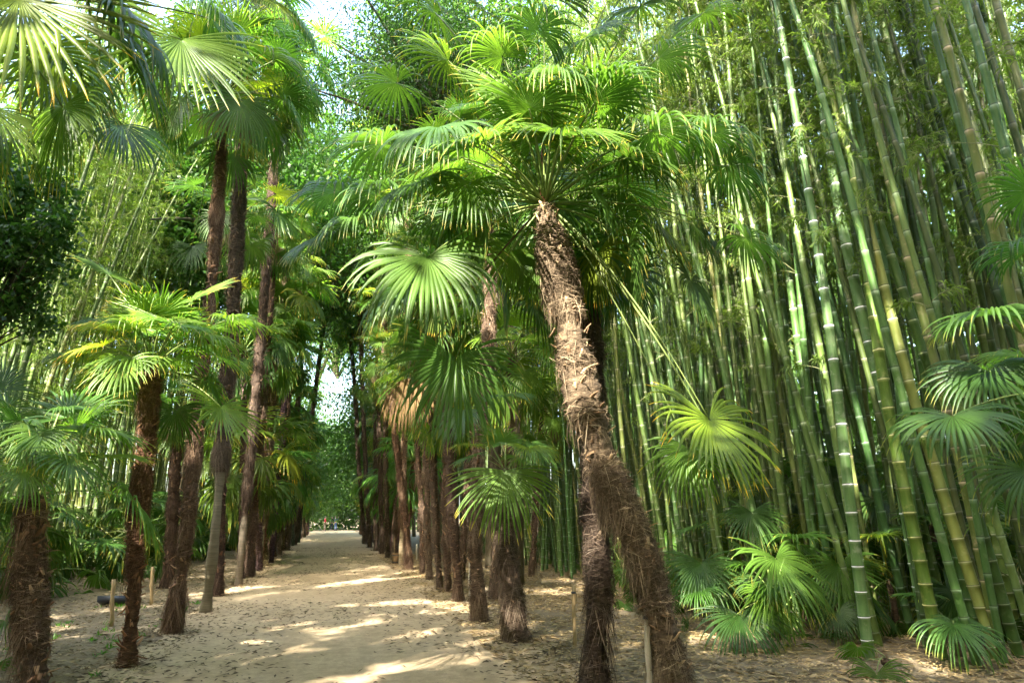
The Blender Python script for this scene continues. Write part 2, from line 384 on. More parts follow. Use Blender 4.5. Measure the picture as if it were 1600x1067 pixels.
# ------------------------------------------------------------------ palm trunks
def fibres(path, rad, n, seed, ln=(.06, .22), w=.004, wrap=.75, out=.03, skirt=None):
    """n thin curling fibres lying round a trunk; returns V,Q,U"""
    r_ = np.random.default_rng(seed); P_ = np.asarray(path, float); m = len(P_)
    t = r_.random(n * 2) * (m - 1.001); t = t[vnoise(np.stack([t * 0 + seed, t * 0, P_[t.astype(int), 2] * 3.5], -1)) * .8 + .35 > r_.random(n * 2) - .15][:n]; n = len(t)
    if skirt is not None: t = (skirt[0] + (skirt[1] - skirt[0]) * r_.random(n)) * (m - 1.001)
    i = t.astype(int); f = (t - i)[:, None]
    c = P_[i] * (1 - f) + P_[i + 1] * f; rr = np.asarray(rad)[i] * (1 - f[:, 0]) + np.asarray(rad)[i + 1] * f[:, 0]
    th = r_.random(n) * 2 * np.pi; K = 5
    L = r_.uniform(*ln, n); sgn = np.where(r_.random(n) < .5, -1, 1)
    lump = fbm(np.stack([np.cos(th) * 2, np.sin(th) * 2, c[:, 2] * 4], -1), 2)
    V = []
    dz = np.where(r_.random(n) < wrap, r_.normal(-.15, .5, n), r_.normal(-1, .5, n)); lift = r_.random(n) ** 3 * out * 3 * min(1, float(np.mean(rad)) / .12) + .003
    if skirt is not None: dz = r_.normal(-1.3, .2, n); lift = r_.random(n) * out + .02
    for k in range(K):
        s = k / (K - 1); a = th + sgn * s * L / rr * np.where(abs(dz) > .8, .25, 1.0)
        rad_k = rr * (1.0 + .05 * lump) + .008 + lift * (math.sin(s * 2.6) if skirt is None else s)
        z = c[:, 2] + dz * L * s - (.3 * L * s * s)
        V.append(np.stack([c[:, 0] + np.cos(a) * rad_k, c[:, 1] + np.sin(a) * rad_k, z], -1))
    V = np.array(V)                                           # K,n,3
    tan = nrm(np.gradient(V, axis=0)); radial = nrm(np.stack([np.cos(th), np.sin(th), 0 * th], -1))[None]
    sd = nrm(np.cross(tan, radial + r_.normal(0, .5, (1, n, 3))))
    ww = (w * r_.uniform(.5, 1.5, n))[None, :, None] * np.array([1, .95, .8, .55, .15])[:, None, None]
    A = V - sd * ww / 2; B = V + sd * ww / 2
    VV = np.stack([A, B], 2); idx = np.arange(K * n * 2).reshape(K, n, 2)
    Q = np.stack([idx[:-1, :, 0], idx[:-1, :, 1], idx[1:, :, 1], idx[1:, :, 0]], -1).reshape(-1, 4)
    tone = np.clip(.48 + .3 * lump + r_.normal(0, .2, n), 0, 1)
    U = np.broadcast_to(np.stack([tone, r_.random(n)], -1)[None, :, None], (K, n, 2, 2))
    return VV.reshape(-1, 3), Q, U.reshape(-1, 2)

def stubs(path, rad, n, seed, size=1.0, tmin=0.05):
    """pale broken leaf bases standing off the trunk"""
    r_ = np.random.default_rng(seed); a = Acc(); P_ = np.asarray(path, float); m = len(P_)
    for q in range(n):
        t = (tmin + (1 - tmin) * (q + r_.random()) / n) * (m - 1.01); i = int(t); f = t - i
        c = P_[i] * (1 - f) + P_[i + 1] * f; rr = rad[i] * .95; th = q * 2.4 + r_.normal(0, .3)
        ra = np.array([math.cos(th), math.sin(th), 0]); ta = np.array([-math.sin(th), math.cos(th), 0]); up = np.array([0, 0, 1.])
        ln = r_.uniform(.05, .13) * size; w_ = r_.uniform(.010, .024) * size; dr_ = nrm(ra * r_.uniform(.25, 1.0) + up * r_.uniform(.2, 1.3) * (1 if r_.random() < .75 else -1) + ta * r_.normal(0, .45))
        p0 = c + ra * rr; V = []
        bend = nrm(np.cross(dr_, ta)) * r_.normal(0, .012)
        for s, ws in ((0, 1.3), (.5, 1.0), (1.0, r_.uniform(.25, .8))):
            ctr = p0 + dr_ * ln * s + bend * s * s * 2; th_ = .006 * size * (1 - .5 * s)
            nn_ = nrm(np.cross(dr_, ta))
            V += [ctr - ta * w_ * ws - nn_ * th_, ctr + ta * w_ * ws - nn_ * th_, ctr + ta * w_ * ws + nn_ * th_, ctr - ta * w_ * ws + nn_ * th_]
        Q = []
        for k in (0, 4):
            for j in range(4): Q.append([k + j, k + (j + 1) % 4, k + 4 + (j + 1) % 4, k + 4 + j])
        Q.append([8, 9, 10, 11]); tone = r_.random()
        a.add(V, Q, np.full((12, 2), tone))
    return a

def resample(pts, step):
    P_ = np.array([list(p) for p in pts], float)
    # catmull-rom through the given joints
    E = np.vstack([2 * P_[0] - P_[1], P_, 2 * P_[-1] - P_[-2]]); out = []
    for i in range(len(P_) - 1):
        n = max(2, int(np.linalg.norm(P_[i + 1] - P_[i]) / step)); t = np.linspace(0, 1, n, endpoint=False)[:, None]
        a, b, c, d = E[i], E[i + 1], E[i + 2], E[i + 3]
        out.append(.5 * ((2 * b) + (-a + c) * t + (2 * a - 5 * b + 4 * c - d) * t ** 2 + (-a + 3 * b - 3 * c + d) * t ** 3))
    return np.vstack(out + [P_[-1:]])

def trunk_mesh(pts, rfun, seed, step=.03, sides=26, rough=1.0, smooth_to=0.0):
    r0_ = rfun(.5)
    """pts from base to crown (local); rfun(t) radius; ragged overlapping collars of fibre"""
    C = resample(pts, step); n = len(C); t = np.linspace(0, 1, n); rad = np.array([rfun(x) for x in t])
    # low-frequency lumps in the outline, so no trunk is a clean cone
    rad = rad * (1 + .20 * rough * vnoise(np.stack([t * 0 + seed, t * 0, C[:, 2] * 2.2], -1)))
    th = np.linspace(0, 2 * np.pi, sides, endpoint=False)
    tan = nrm(np.gradient(C, axis=0)); a = nrm(np.cross(tan, np.array([0, 1., .01]))); b = np.cross(tan, a)
    h = C[:, 2][:, None]; T_ = th[None]
    saw = np.mod(h / .085 + T_ / 6.283 * 2 + .6 * vnoise(np.stack([np.cos(T_) * 1.5 + 0 * h, np.sin(T_) * 1.5 + 0 * h, h * 3 + 0 * T_], -1)), 1)
    nz = fbm(np.stack([np.cos(T_) * 3 + 0 * h + seed, np.sin(T_) * 3 + 0 * h, h * 6 + 0 * T_], -1), 3)
    fa = np.clip((h - smooth_to) / .25, .08, 1) if smooth_to > 0 else np.ones_like(h)
    disp = (rough * min(1.1, max(.35, r0_ / .11)) * (.030 * (saw - .5) + .030 * nz) * fa)
    rr = rad[:, None] + disp + .004 * np.where(smooth_to > 0, np.abs(np.mod(h / .05, 1) - .5) < .12, 0) * (1 - fa)
    V = C[:, None] + rr[..., None] * (np.cos(th)[None, :, None] * a[:, None] + np.sin(th)[None, :, None] * b[:, None])
    i = np.arange(n - 1)[:, None] * sides; j = np.arange(sides)[None]; j2 = (j + 1) % sides
    Q = np.stack([i + j, i + j2, i + sides + j2, i + sides + j], -1).reshape(-1, 4)
    k = n * sides; o = (n - 1) * sides
    V = np.vstack([V.reshape(-1, 3), C[-1] + tan[-1] * .05])
    Q = np.vstack([Q, [[k, o + q, o + q + 1, o + (q + 2) % sides] for q in range(0, sides, 2)]])
    zf = (C[:, 2][i.ravel() // sides].repeat(sides)); mi = np.concatenate([(zf < smooth_to).astype(int), np.zeros(sides // 2, int)])
    return C, rad, mesh('trunk', V, Q, np.zeros((len(V), 2)), [M_BARK, M_SMOOTH], mi, smooth=True)

def crown(root, c, nf, s, lod, seed, tint=(1, 1, 1), ndead=2, emin=0, emax=5, skip=None, yaw0=0):
    r_ = random.Random(seed)
    for i in range(nf):
        q = i / max(1, nf - 1); az = yaw0 + i * 2.399963 + r_.uniform(-.25, .25)
        ci = min(5, int(emin + (emax - emin + .999) * q ** .95))
        if skip and skip(math.degrees(az) % 360, ELEV[ci]): continue
        b, p = frond_data(ci, r_.randrange(3 if lod == 0 else 2), lod)
        ss = s * r_.uniform(.86, 1.12); v = r_.uniform(.75, 1.25)
        young = 1 - q
        col = (tint[0] * v * (1.0 + .45 * young * r_.random()), tint[1] * v * (1.0 + .22 * young), tint[2] * v * .95)
        if r_.random() < .07: col = (col[0] * 1.9, col[1] * 1.35, col[2] * .8)
        o = obj('frond', b, root, (c[0], c[1], c[2] + .05 * (1 - q)), az, ss, col)
        o.rotation_euler = (r_.uniform(-.1, .1), r_.uniform(-.1, .1), az)
        if p is not None: obj('petiole', p, o)
    for i in range(ndead):
        b, p = dead_data(r_.randrange(2), lod); az = r_.uniform(0, 6.28)
        v = r_.uniform(.7, 1.2); obj('dead_frond', b, root, (c[0], c[1], c[2] - .12), az, s * r_.uniform(.8, 1.05), (v, v, v))

BASES = []
def palm(base, top, label, r=.13, nf=26, s=1.0, lod=1, seed=1, tint=(1, 1, 1), bark=(1, 1, 1), mids=(), ndead=2, nfib=2500,
         group=None, smooth_to=0.0, flare=1.25, collar=1.15, name='palm_tree', cat='palm tree', fw=.005, emin=0, emax=5, skip=None, stubn=None, skirt=None, taper=.85, tufts=1.0):
    base = Vector(base); top = Vector(top); BASES.append((base.x, base.y))
    root = empty(name, base, label, cat, group)
    if mids: pts = [Vector((0, 0, -.06))] + [Vector(m) - base for m in mids] + [top - base]
    else:
        d = top - base; pts = [Vector((0, 0, -.06)), d * .33 + Vector((random.uniform(-.06, .06), random.uniform(-.06, .06), 0)), d * .66 + Vector((random.uniform(-.08, .08), random.uniform(-.08, .08), 0)), d]
    H = (top - base).length
    def rf(t):
        z = t * H; x = r * (1 + (flare - 1) * math.exp(-z / .22)) * (1 - (1 - taper) * t)
        if smooth_to > 0: x *= (.8 if z < smooth_to else .8 + .3 * min(1, (z - smooth_to) / .35))
        x *= 1 + (collar - 1) * math.exp(-((1 - t) * H / .5) ** 2)
        if t > .975: x *= .75
        return x
    C, rad, me = trunk_mesh(pts, rf, seed, .03 if lod == 0 else .06, 26 if lod == 0 else 16, 1.0 if lod < 2 else .8, smooth_to)
    tr = obj('trunk', me, root, color=bark)
    if nfib:
        z0 = smooth_to / H
        k0 = int(z0 * len(C)); A_ = Acc()
        A_.add(*fibres(C[k0:], rad[k0:], nfib, seed, w=fw))
        if skirt: A_.add(*fibres(C, rad, skirt[2], seed + 5, ln=(.2, .42), w=fw * 1.1, out=.12, skirt=skirt[:2]))
        if lod < 2:
            q_ = random.Random(seed)
            for k in range(int(H * 1.6 * tufts)):
                a0 = max(z0 + .03, q_.random()); A_.add(*fibres(C, rad, int((130 if lod else 260) * q_.uniform(.5, 1.4)), seed + 50 + k, ln=(.10, .26), w=fw * 1.2, out=.045, skirt=(min(a0, .96), min(a0 + .035, .985))))
        n_ = stubn if stubn is not None else int(H * 22)
        if n_:
            sb = stubs(C[k0:], rad[k0:], n_, seed, 1.0)
            A_.add(np.concatenate(sb.V), np.concatenate(sb.Q), np.concatenate(sb.U), 1)
        obj('fibre', A_.mesh('fibre', [M_FIBRE, M_STUB]), tr, color=bark)
    crown(root, C[-1] + np.array([0, 0, -.02]), nf, s, lod, seed, tint, ndead, emin, emax, skip)
    return root

def at(px, py, b): return P(px, py, depth_of(b))

# === right row, nearest palm first
b1 = G(1062, 1082); d1 = depth_of(b1)
# the big leaning palm: its trunk bows towards the path
mids = [P(1030, 960, d1 - .05), P(1000, 855, d1 - .1), P(952, 745, d1 - .2), P(905, 600, d1 - .35), P(878, 450, d1 - .45)]
top1 = P(852, 322, d1 - .5)
R1 = palm(b1, top1, 'thick shaggy palm leaning over from the right, big crown in the middle of the view', r=.128, nf=36, s=1.04, lod=0, seed=3, skip=lambda a, e: abs(a - 165) < 70 and e < 30,
          mids=mids, nfib=16000, stubn=260, ndead=0, flare=1.1, collar=.72, bark=(1.3, 1.27, 1.1), tint=(1.25, 1.2, 1.0), emax=4, fw=.006, taper=1.25, tufts=.35,
          skirt=(.0, .12, 220))
obj('spear_leaf', mesh('spear_leaf', *tube([(0, 0, 0), (-.02, 0, .18), (-.03, .01, .42), (-.02, .02, .75)], [.05, .04, .022, .006], 8)[:2], None, [M_STUB], smooth=True), R1, top1 - b1 + Vector((0, 0, -.04)), color=(.8, .55, .35))
c1 = top1 + Vector((0, 0, .02)); dd = depth_of(c1)
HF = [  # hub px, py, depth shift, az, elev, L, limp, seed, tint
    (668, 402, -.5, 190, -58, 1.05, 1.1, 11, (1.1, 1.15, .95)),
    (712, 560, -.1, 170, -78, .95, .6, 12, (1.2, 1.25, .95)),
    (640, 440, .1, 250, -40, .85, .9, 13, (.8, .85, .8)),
    (1108, 655, -.5, 165, -55, .80, .4, 14, (2.6, 2.0, .8)), (1120, 690, -.2, 120, -60, .6, .6, 38, (1.5, 1.5, .7)), (1075, 700, -.2, 200, -70, .6, .6, 39, (1.3, 1.4, .7)),  # first fan's bright yellow tint paints in sunlight
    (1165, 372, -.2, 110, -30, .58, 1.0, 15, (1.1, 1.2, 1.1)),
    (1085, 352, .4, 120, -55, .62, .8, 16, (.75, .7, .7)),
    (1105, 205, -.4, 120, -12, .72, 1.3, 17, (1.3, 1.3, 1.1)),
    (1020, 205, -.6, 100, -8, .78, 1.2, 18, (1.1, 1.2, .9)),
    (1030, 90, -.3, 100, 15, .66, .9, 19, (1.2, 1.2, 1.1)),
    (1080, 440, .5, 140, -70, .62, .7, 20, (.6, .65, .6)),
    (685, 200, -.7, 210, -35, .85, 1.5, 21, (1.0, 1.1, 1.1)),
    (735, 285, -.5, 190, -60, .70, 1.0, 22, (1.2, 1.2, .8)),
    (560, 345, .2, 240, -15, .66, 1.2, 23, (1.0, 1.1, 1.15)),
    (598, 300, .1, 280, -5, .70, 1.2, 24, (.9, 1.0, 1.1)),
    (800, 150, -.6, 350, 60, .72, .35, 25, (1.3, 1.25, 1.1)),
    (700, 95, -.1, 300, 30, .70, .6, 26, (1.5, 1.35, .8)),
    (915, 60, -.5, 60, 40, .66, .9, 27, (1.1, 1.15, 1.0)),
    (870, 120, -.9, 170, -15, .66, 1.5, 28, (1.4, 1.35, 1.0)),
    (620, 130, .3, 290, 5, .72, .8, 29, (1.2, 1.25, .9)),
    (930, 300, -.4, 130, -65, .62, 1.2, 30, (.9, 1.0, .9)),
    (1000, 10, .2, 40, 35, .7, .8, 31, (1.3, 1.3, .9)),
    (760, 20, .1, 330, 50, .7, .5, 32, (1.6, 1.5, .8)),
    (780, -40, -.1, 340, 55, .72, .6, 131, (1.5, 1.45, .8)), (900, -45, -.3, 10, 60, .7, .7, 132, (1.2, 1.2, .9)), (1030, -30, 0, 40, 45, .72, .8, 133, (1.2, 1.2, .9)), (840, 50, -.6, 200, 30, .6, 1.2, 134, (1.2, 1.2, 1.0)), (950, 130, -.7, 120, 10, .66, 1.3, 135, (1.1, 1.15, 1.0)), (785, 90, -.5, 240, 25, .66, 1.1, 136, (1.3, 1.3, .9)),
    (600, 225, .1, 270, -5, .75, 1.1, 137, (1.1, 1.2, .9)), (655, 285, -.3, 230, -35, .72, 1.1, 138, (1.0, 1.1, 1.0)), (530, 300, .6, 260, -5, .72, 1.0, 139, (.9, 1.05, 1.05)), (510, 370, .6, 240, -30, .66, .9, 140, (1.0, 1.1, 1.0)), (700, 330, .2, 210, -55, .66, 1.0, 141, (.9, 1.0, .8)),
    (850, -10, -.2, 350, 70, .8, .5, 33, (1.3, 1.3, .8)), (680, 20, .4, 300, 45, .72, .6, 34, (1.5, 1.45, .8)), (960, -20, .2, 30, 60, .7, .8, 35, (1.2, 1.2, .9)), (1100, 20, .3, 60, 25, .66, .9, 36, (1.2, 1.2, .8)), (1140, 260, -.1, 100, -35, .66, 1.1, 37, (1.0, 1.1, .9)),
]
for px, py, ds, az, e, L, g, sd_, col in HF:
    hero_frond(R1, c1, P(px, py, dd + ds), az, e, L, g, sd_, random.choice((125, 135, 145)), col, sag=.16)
hero_frond(R1, c1, P(640, 590, dd + .5), 200, -82, .62, 1.2, 41, 70, (1.1, .9, .7), dead=True, sag=.1)

b2 = G(924, 1078); d2 = depth_of(b2)
palm(b2, P(905, 370, d2 + .7), 'shaggy palm standing just behind the big leaning trunk, its shadow put into darker bark', r=.105, nf=18, s=1.0, lod=0, seed=5,
     mids=[P(935, 930, d2 + .1), P(930, 780, d2 + .2), P(925, 560, d2 + .5)], nfib=11000, stubn=60, ndead=1, bark=(.55, .52, .5), tint=(.8, .9, .8), fw=.006,  # bark darkened for the shadow this trunk stands in
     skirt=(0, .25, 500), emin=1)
b3 = G(808, 1003); d3 = depth_of(b3)
R3 = palm(b3, P(790, 735, d3), 'short palm with one broad bright fan drooping over its trunk, right row', r=.115, nf=7, s=.62, lod=0, seed=8,
     mids=[P(800, 920, d3), P(788, 820, d3)], nfib=5500, bark=(.9, .85, .8), ndead=0, stubn=30, emin=0, emax=2, tint=(.9, 1, .8), skirt=(.05, .9, 900))
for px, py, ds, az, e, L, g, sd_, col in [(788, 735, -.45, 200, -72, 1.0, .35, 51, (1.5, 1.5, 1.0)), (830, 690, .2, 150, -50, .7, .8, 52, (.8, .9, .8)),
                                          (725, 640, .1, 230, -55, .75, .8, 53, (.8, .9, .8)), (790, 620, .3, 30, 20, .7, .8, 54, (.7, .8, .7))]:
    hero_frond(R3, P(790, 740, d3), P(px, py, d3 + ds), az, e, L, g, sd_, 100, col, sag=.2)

def rowpalm(bx, by, tx, ty, label, **k):
    b = G(bx, by); return palm(b, P(tx, ty, depth_of(b) + k.pop('ds', 0)), label, **k)
rowpalm(752, 972, 757, 240, 'tall palm with a sun patch put into its lighter bark tint, second behind the short one', r=.09, nf=26, s=1.1, lod=0, seed=21, bark=(1.1, 1.0, .9), nfib=7000, ndead=3, tint=(1, 1.1, .8), mids=[P(742, 850, 11.5), P(748, 700, 11.5), P(765, 480, 11.5)])  # bark lightened for the sun patch on this trunk
rowpalm(718, 940, 690, 470, 'palm with a twisted dark fibrous trunk, next after the sun-tinted one, right row', r=.085, nf=24, s=1.05, lod=1, seed=22, bark=(.7, .62, .58), nfib=4500, ndead=4, tint=(.9, 1, .9))
rowpalm(688, 922, 668, 520, 'fifth palm along the right row, brown trunk close beside its dark neighbour', r=.078, nf=22, s=1.0, lod=1, seed=23, bark=(.8, .75, .7), nfib=3500, ndead=3)
rowpalm(671, 906, 655, 420, 'sixth palm along the right row, slim shaggy brown trunk', r=.078, nf=24, s=1.1, lod=1, seed=24, bark=(1, .95, .9), nfib=3500, ndead=3)
rowpalm(641, 890, 606, 560, 'palm leaning left from a splayed dark foot, right row beside the barrel', r=.09, nf=22, s=1.0, lod=1, seed=25, bark=(.8, .65, .55), nfib=4500, ndead=4, skirt=(0, .12, 500))
rowpalm(627, 884, 640, 330, 'palm with sunlight tinted pale into its lower trunk right beside the wooden barrel', r=.1, nf=22, s=1.1, lod=1, seed=26, bark=(1.25, 1.1, .95), nfib=2500, smooth_to=1.2)  # raised bark tint carries the sun on this trunk
rowpalm(606, 872, 600, 480, 'dark slim palm just left of the wooden barrel, right row', r=.09, nf=24, s=1.05, lod=1, seed=27, bark=(.7, .65, .6), nfib=2500)
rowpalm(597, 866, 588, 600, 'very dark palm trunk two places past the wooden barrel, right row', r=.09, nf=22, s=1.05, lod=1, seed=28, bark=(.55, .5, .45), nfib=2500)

# === left row, nearest first
bL1 = G(58, 1092); dL1 = depth_of(bL1)
L1 = palm(bL1, P(52, 775, dL1), 'short stout shaggy palm at the left frame edge in front', r=.105, nf=13, s=.95, lod=0, seed=31,
     mids=[P(50, 960, dL1), P(48, 870, dL1)], nfib=9000, stubn=170, ndead=0, bark=(1.15, 1.0, .85), tint=(1.3, 1.3, 1.0), emin=0, emax=3, collar=1.0, skirt=(0.1, .9, 500), skip=lambda a, e: abs(a - 165) < 75 and e < 70)
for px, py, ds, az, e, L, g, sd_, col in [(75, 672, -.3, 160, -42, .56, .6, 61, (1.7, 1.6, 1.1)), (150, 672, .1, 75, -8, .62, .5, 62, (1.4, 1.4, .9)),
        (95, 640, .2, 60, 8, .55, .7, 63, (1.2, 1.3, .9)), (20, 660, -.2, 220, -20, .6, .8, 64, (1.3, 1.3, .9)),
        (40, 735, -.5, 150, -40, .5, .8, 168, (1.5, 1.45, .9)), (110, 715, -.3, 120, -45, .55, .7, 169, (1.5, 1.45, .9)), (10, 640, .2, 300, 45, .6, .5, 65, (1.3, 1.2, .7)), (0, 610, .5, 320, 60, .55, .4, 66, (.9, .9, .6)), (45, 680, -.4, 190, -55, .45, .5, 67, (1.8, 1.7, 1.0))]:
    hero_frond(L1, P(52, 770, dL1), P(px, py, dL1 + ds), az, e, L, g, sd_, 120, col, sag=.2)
bL2 = G(198, 1042); dL2 = depth_of(bL2)
L2 = palm(bL2, P(237, 580, dL2), 'slender reddish-brown palm with a bright young crown, second in the left row', r=.078, nf=20, s=.78, lod=0, seed=33,
     mids=[P(210, 920, dL2), P(213, 820, dL2), P(228, 700, dL2)], nfib=7000, stubn=110, ndead=0, bark=(1.0, .72, .55), tint=(1.5, 1.45, .9), emax=3, collar=1.1)  # young yellow-green crown, tint raised further for the sun on it
for px, py, ds, az, e, L, g, sd_, col in [(247, 498, -.3, 350, 48, .70, .2, 71, (1.7, 1.6, .8)), (300, 470, .1, 50, 42, .66, .2, 72, (1.6, 1.5, .8)),
        (170, 430, .2, 300, 35, .55, .2, 73, (1.5, 1.4, .8)), (355, 500, .0, 85, 5, .60, .8, 74, (1.7, 1.6, .8)), (315, 525, -.3, 100, -5, .62, .9, 75, (1.6, 1.5, .9)),
        (212, 560, -.4, 200, -12, .66, .8, 76, (1.6, 1.5, 1.1)), (175, 510, .1, 270, 5, .55, .6, 77, (.9, 1.0, .8)), (120, 555, .2, 260, -10, .5, .8, 78, (1.0, 1.0, .8)),
        (345, 635, -.2, 130, -50, .66, .2, 79, (1.9, 1.75, 1.2)), (275, 640, .5, 150, -65, .6, .5, 80, (.7, .8, .7))]:
    hero_frond(L2, P(238, 575, dL2), P(px, py, dL2 + ds), az, e, L, g, sd_, 125, col, sag=.15)
bL3 = G(268, 990); dL3 = depth_of(bL3)
PL3 = palm(bL3, P(352, 150, dL3 + .3), 'tall palm with a skirt of loose fibre at its foot, third in the left row', r=.075, nf=26, s=1.25, lod=0, seed=35,
     mids=[P(278, 920, dL3), P(292, 830, dL3), P(308, 660, dL3), P(333, 420, dL3 + .2)], nfib=11000, ndead=2, bark=(1.15, .95, .8), emax=4, tint=(1.1, 1.15, .9), skirt=(.04, .10, 500), fw=.0055)
for px, py, ds, az, e, L, g, sd_, col in [(372, 222, -.3, 120, -25, .62, .5, 151, (2.3, 1.7, .8)), (330, 215, .1, 230, -40, .6, .7, 152, (.8, .9, .8)), (300, 385, .2, 200, -75, .62, .6, 153, (.7, .85, .8)), (435, 190, .3, 90, -10, .8, 1.2, 154, (1.5, 1.3, .7)), (270, 200, .3, 260, -30, .8, .9, 155, (.8, .9, .7)), (420, 60, .2, 80, 10, .85, 1.2, 156, (.9, 1.1, .9)), (460, 130, .5, 90, -15, .85, 1.2, 157, (.9, 1.1, 1.0))]:
    hero_frond(PL3, P(352, 165, dL3 + .3), P(px, py, dL3 + .3 + ds), az, e, L, g, sd_, 120, col, sag=.15)
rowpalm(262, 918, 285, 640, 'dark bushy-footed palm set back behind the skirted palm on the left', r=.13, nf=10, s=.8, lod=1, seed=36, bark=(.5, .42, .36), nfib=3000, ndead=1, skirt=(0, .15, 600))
rowpalm(321, 957, 388, 40, 'palm with a smooth pale grey lower trunk, fourth in the left row', r=.10, nf=32, s=1.25, lod=0, seed=37, smooth_to=2.35, nfib=7000, bark=(.85, .82, .75), ndead=3, mids=[P(335, 840, 12.2), P(347, 700, 12.2), P(368, 420, 12.2)], flare=1.4, tint=(.95, 1.05, 1.0))
rowpalm(341, 932, 372, 340, 'dark brown palm right behind the pale-footed one on the left', r=.1, nf=14, s=1.1, lod=1, seed=38, bark=(.55, .45, .4), nfib=3500)
rowpalm(372, 916, 440, 105, 'palm with a grey lower trunk and splayed root, left row', r=.095, nf=30, s=1.4, lod=1, seed=39, smooth_to=1.6, bark=(.6, .56, .55), nfib=4500, ndead=3, tint=(.9, 1.05, 1.1), flare=1.5)
rowpalm(389, 902, 427, 360, 'shaggy brown palm between the splayed grey one and the sun-tinted one, left row', r=.115, nf=28, s=1.15, lod=1, seed=40, bark=(.75, .65, .6), nfib=4500, ndead=5)
rowpalm(404, 889, 448, 420, 'palm with a smooth foot and a sun patch put into its bark tint, eighth in the left row', r=.11, nf=20, s=1.1, lod=1, seed=41, smooth_to=1.3, bark=(1.0, 1.0, .8), nfib=2500, ndead=3)  # pale greenish tint stands for a sun patch on the smooth foot
rowpalm(419, 878, 455, 560, 'dark palm just past the sun-tinted one, left row', r=.11, nf=24, s=1.1, lod=1, seed=42, bark=(.6, .52, .48), nfib=2500, ndead=2, tint=(.75, .95, 1.2))

for bx, by, tx, ty, lab, s_, sd_, t in [(436, 868, 470, 215, 'very tall palm of the left row whose crown edges the sky gap from the left', 1.7, 71, .95), (448, 860, 492, 330, 'tall palm of the left row with its crown just under the sky gap', 1.5, 72, 1.1),
        (588, 861, 592, 235, 'very tall palm of the right row whose crown edges the sky gap from the right', 1.7, 73, 1.2), (578, 856, 556, 350, 'tall palm of the right row with its crown below the sky gap', 1.6, 74, 1.2), (460, 852, 515, 450, 'tall palm of the left row, crown in the middle of the view above the path', 1.5, 75, 1.0), (570, 850, 545, 500, 'palm of the right row leaning its crown over the far path', 1.5, 76, 1.1)]:
    rowpalm(bx, by, tx, ty, lab, r=.12, nf=30, s=s_, lod=1, seed=sd_, bark=(.8, .75, .7), nfib=800, fw=.012, tint=(t, t * 1.05, t), ndead=3, stubn=0)

for bx, by, tx, ty, lab, s_, sd_ in [(700, 925, 700, 640, 'short bushy palm squeezed between two trunks, nearer half of the right row', .9, 81), (660, 898, 655, 610, 'short bushy palm beside the slim shaggy trunk, right row', 1.0, 82), (617, 874, 625, 600, 'short bushy palm behind the wooden barrel', 1.1, 83),
        (770, 935, 800, 560, 'bushy palm set back between the right row and the bamboo, near the pale stake', 1.1, 84), (720, 905, 735, 600, 'bushy palm set back behind the twisted dark trunk', 1.1, 85), (830, 900, 850, 640, 'bushy palm in front of the distant bamboo, right of the short fan palm', 1.1, 86)]:
    rowpalm(bx, by, tx, ty, lab, r=.08, nf=24, s=s_, lod=1, seed=sd_, bark=(.8, .72, .65), nfib=1800, tint=(1.35, 1.35, .9), ndead=1)

# === the rows carried on towards the far end
i = 0
for side, x0, y0 in ((-1, -2.15, 20.6), (1, 2.75, 28.0)):
    y = y0
    while y < 78:
        x = x0 + random.uniform(-.15, .15) + side * max(0, y - 45) * .006
        h = random.uniform(5, 11) if random.random() < .45 else random.uniform(2.6, 4.2)
        near = y < 34
        lab = ('palm far down the left row of the avenue, its trunk merged with its neighbours' if side < 0 else 'palm far down the right row of the avenue, its trunk merged with its neighbours')
        palm((x, y, 0), (x + random.uniform(-.2, .25) + side * .35, y + random.uniform(-.3, .3), h), lab, r=random.uniform(.085, .125), nf=24 if near else 20, s=random.uniform(1.1, 1.5), lod=2,
             seed=100 + i, bark=tuple(random.uniform(.6, 1.2) * c for c in (1, .92, .85)), nfib=900 if near else 250, fw=.012, stubn=0, ndead=random.choice((0, 1, 3)),
             tint=tuple(c * random.uniform(.8, 1.25) for c in (1, 1.05, 1)), group='palms far down the avenue, ' + ('left row' if side < 0 else 'right row'))
        y += random.uniform(1.0, 1.8) if near else random.uniform(1.5, 2.6); i += 1

# === palms mostly above or beside the frame whose fronds reach into it
Lz = (-2.75, 4.6, 0)
NL = palm(Lz, (-2.65, 4.7, 4.95), 'palm left of the frame, only its big hanging fans showing at the upper left corner', r=.14, nf=9, s=1.0, lod=0, seed=51, nfib=1500, ndead=0, tint=(1.2, 1.1, .8), emin=2,
          skip=lambda a, e: 150 < a < 260)
cN = Vector((-2.65, 4.7, 4.95))
for px, py, dp, az, e, L, g, sd_, col in [(30, -5, 3.7, 175, -74, 1.0, .25, 91, (2.1, 1.6, .6)), (283, 62, 4.7, 165, -70, .84, .25, 92, (1.4, 1.3, .7)),  # first fan tinted warm for the yellow light on it
        (-10, 170, 4.6, 130, -60, .7, .6, 93, (1.3, 1.1, .9)), (110, 60, 5.0, 120, -62, .8, .9, 94, (.9, 1.0, .8)), (180, 20, 4.2, 100, -30, .8, 1.6, 95, (1.1, 1.1, 1.0)), (330, 30, 5.2, 90, -30, .7, 1.5, 96, (1.0, 1.1, .9)),
        (190, 195, 6.2, 140, -60, .7, .7, 97, (.6, .7, .65)), (100, 130, 5.5, 140, -75, .7, .6, 98, (.8, .8, .6))]:
    hero_frond(NL, cN, P(px, py, dp), az, e, L, g, sd_, 125, col, sag=.12)

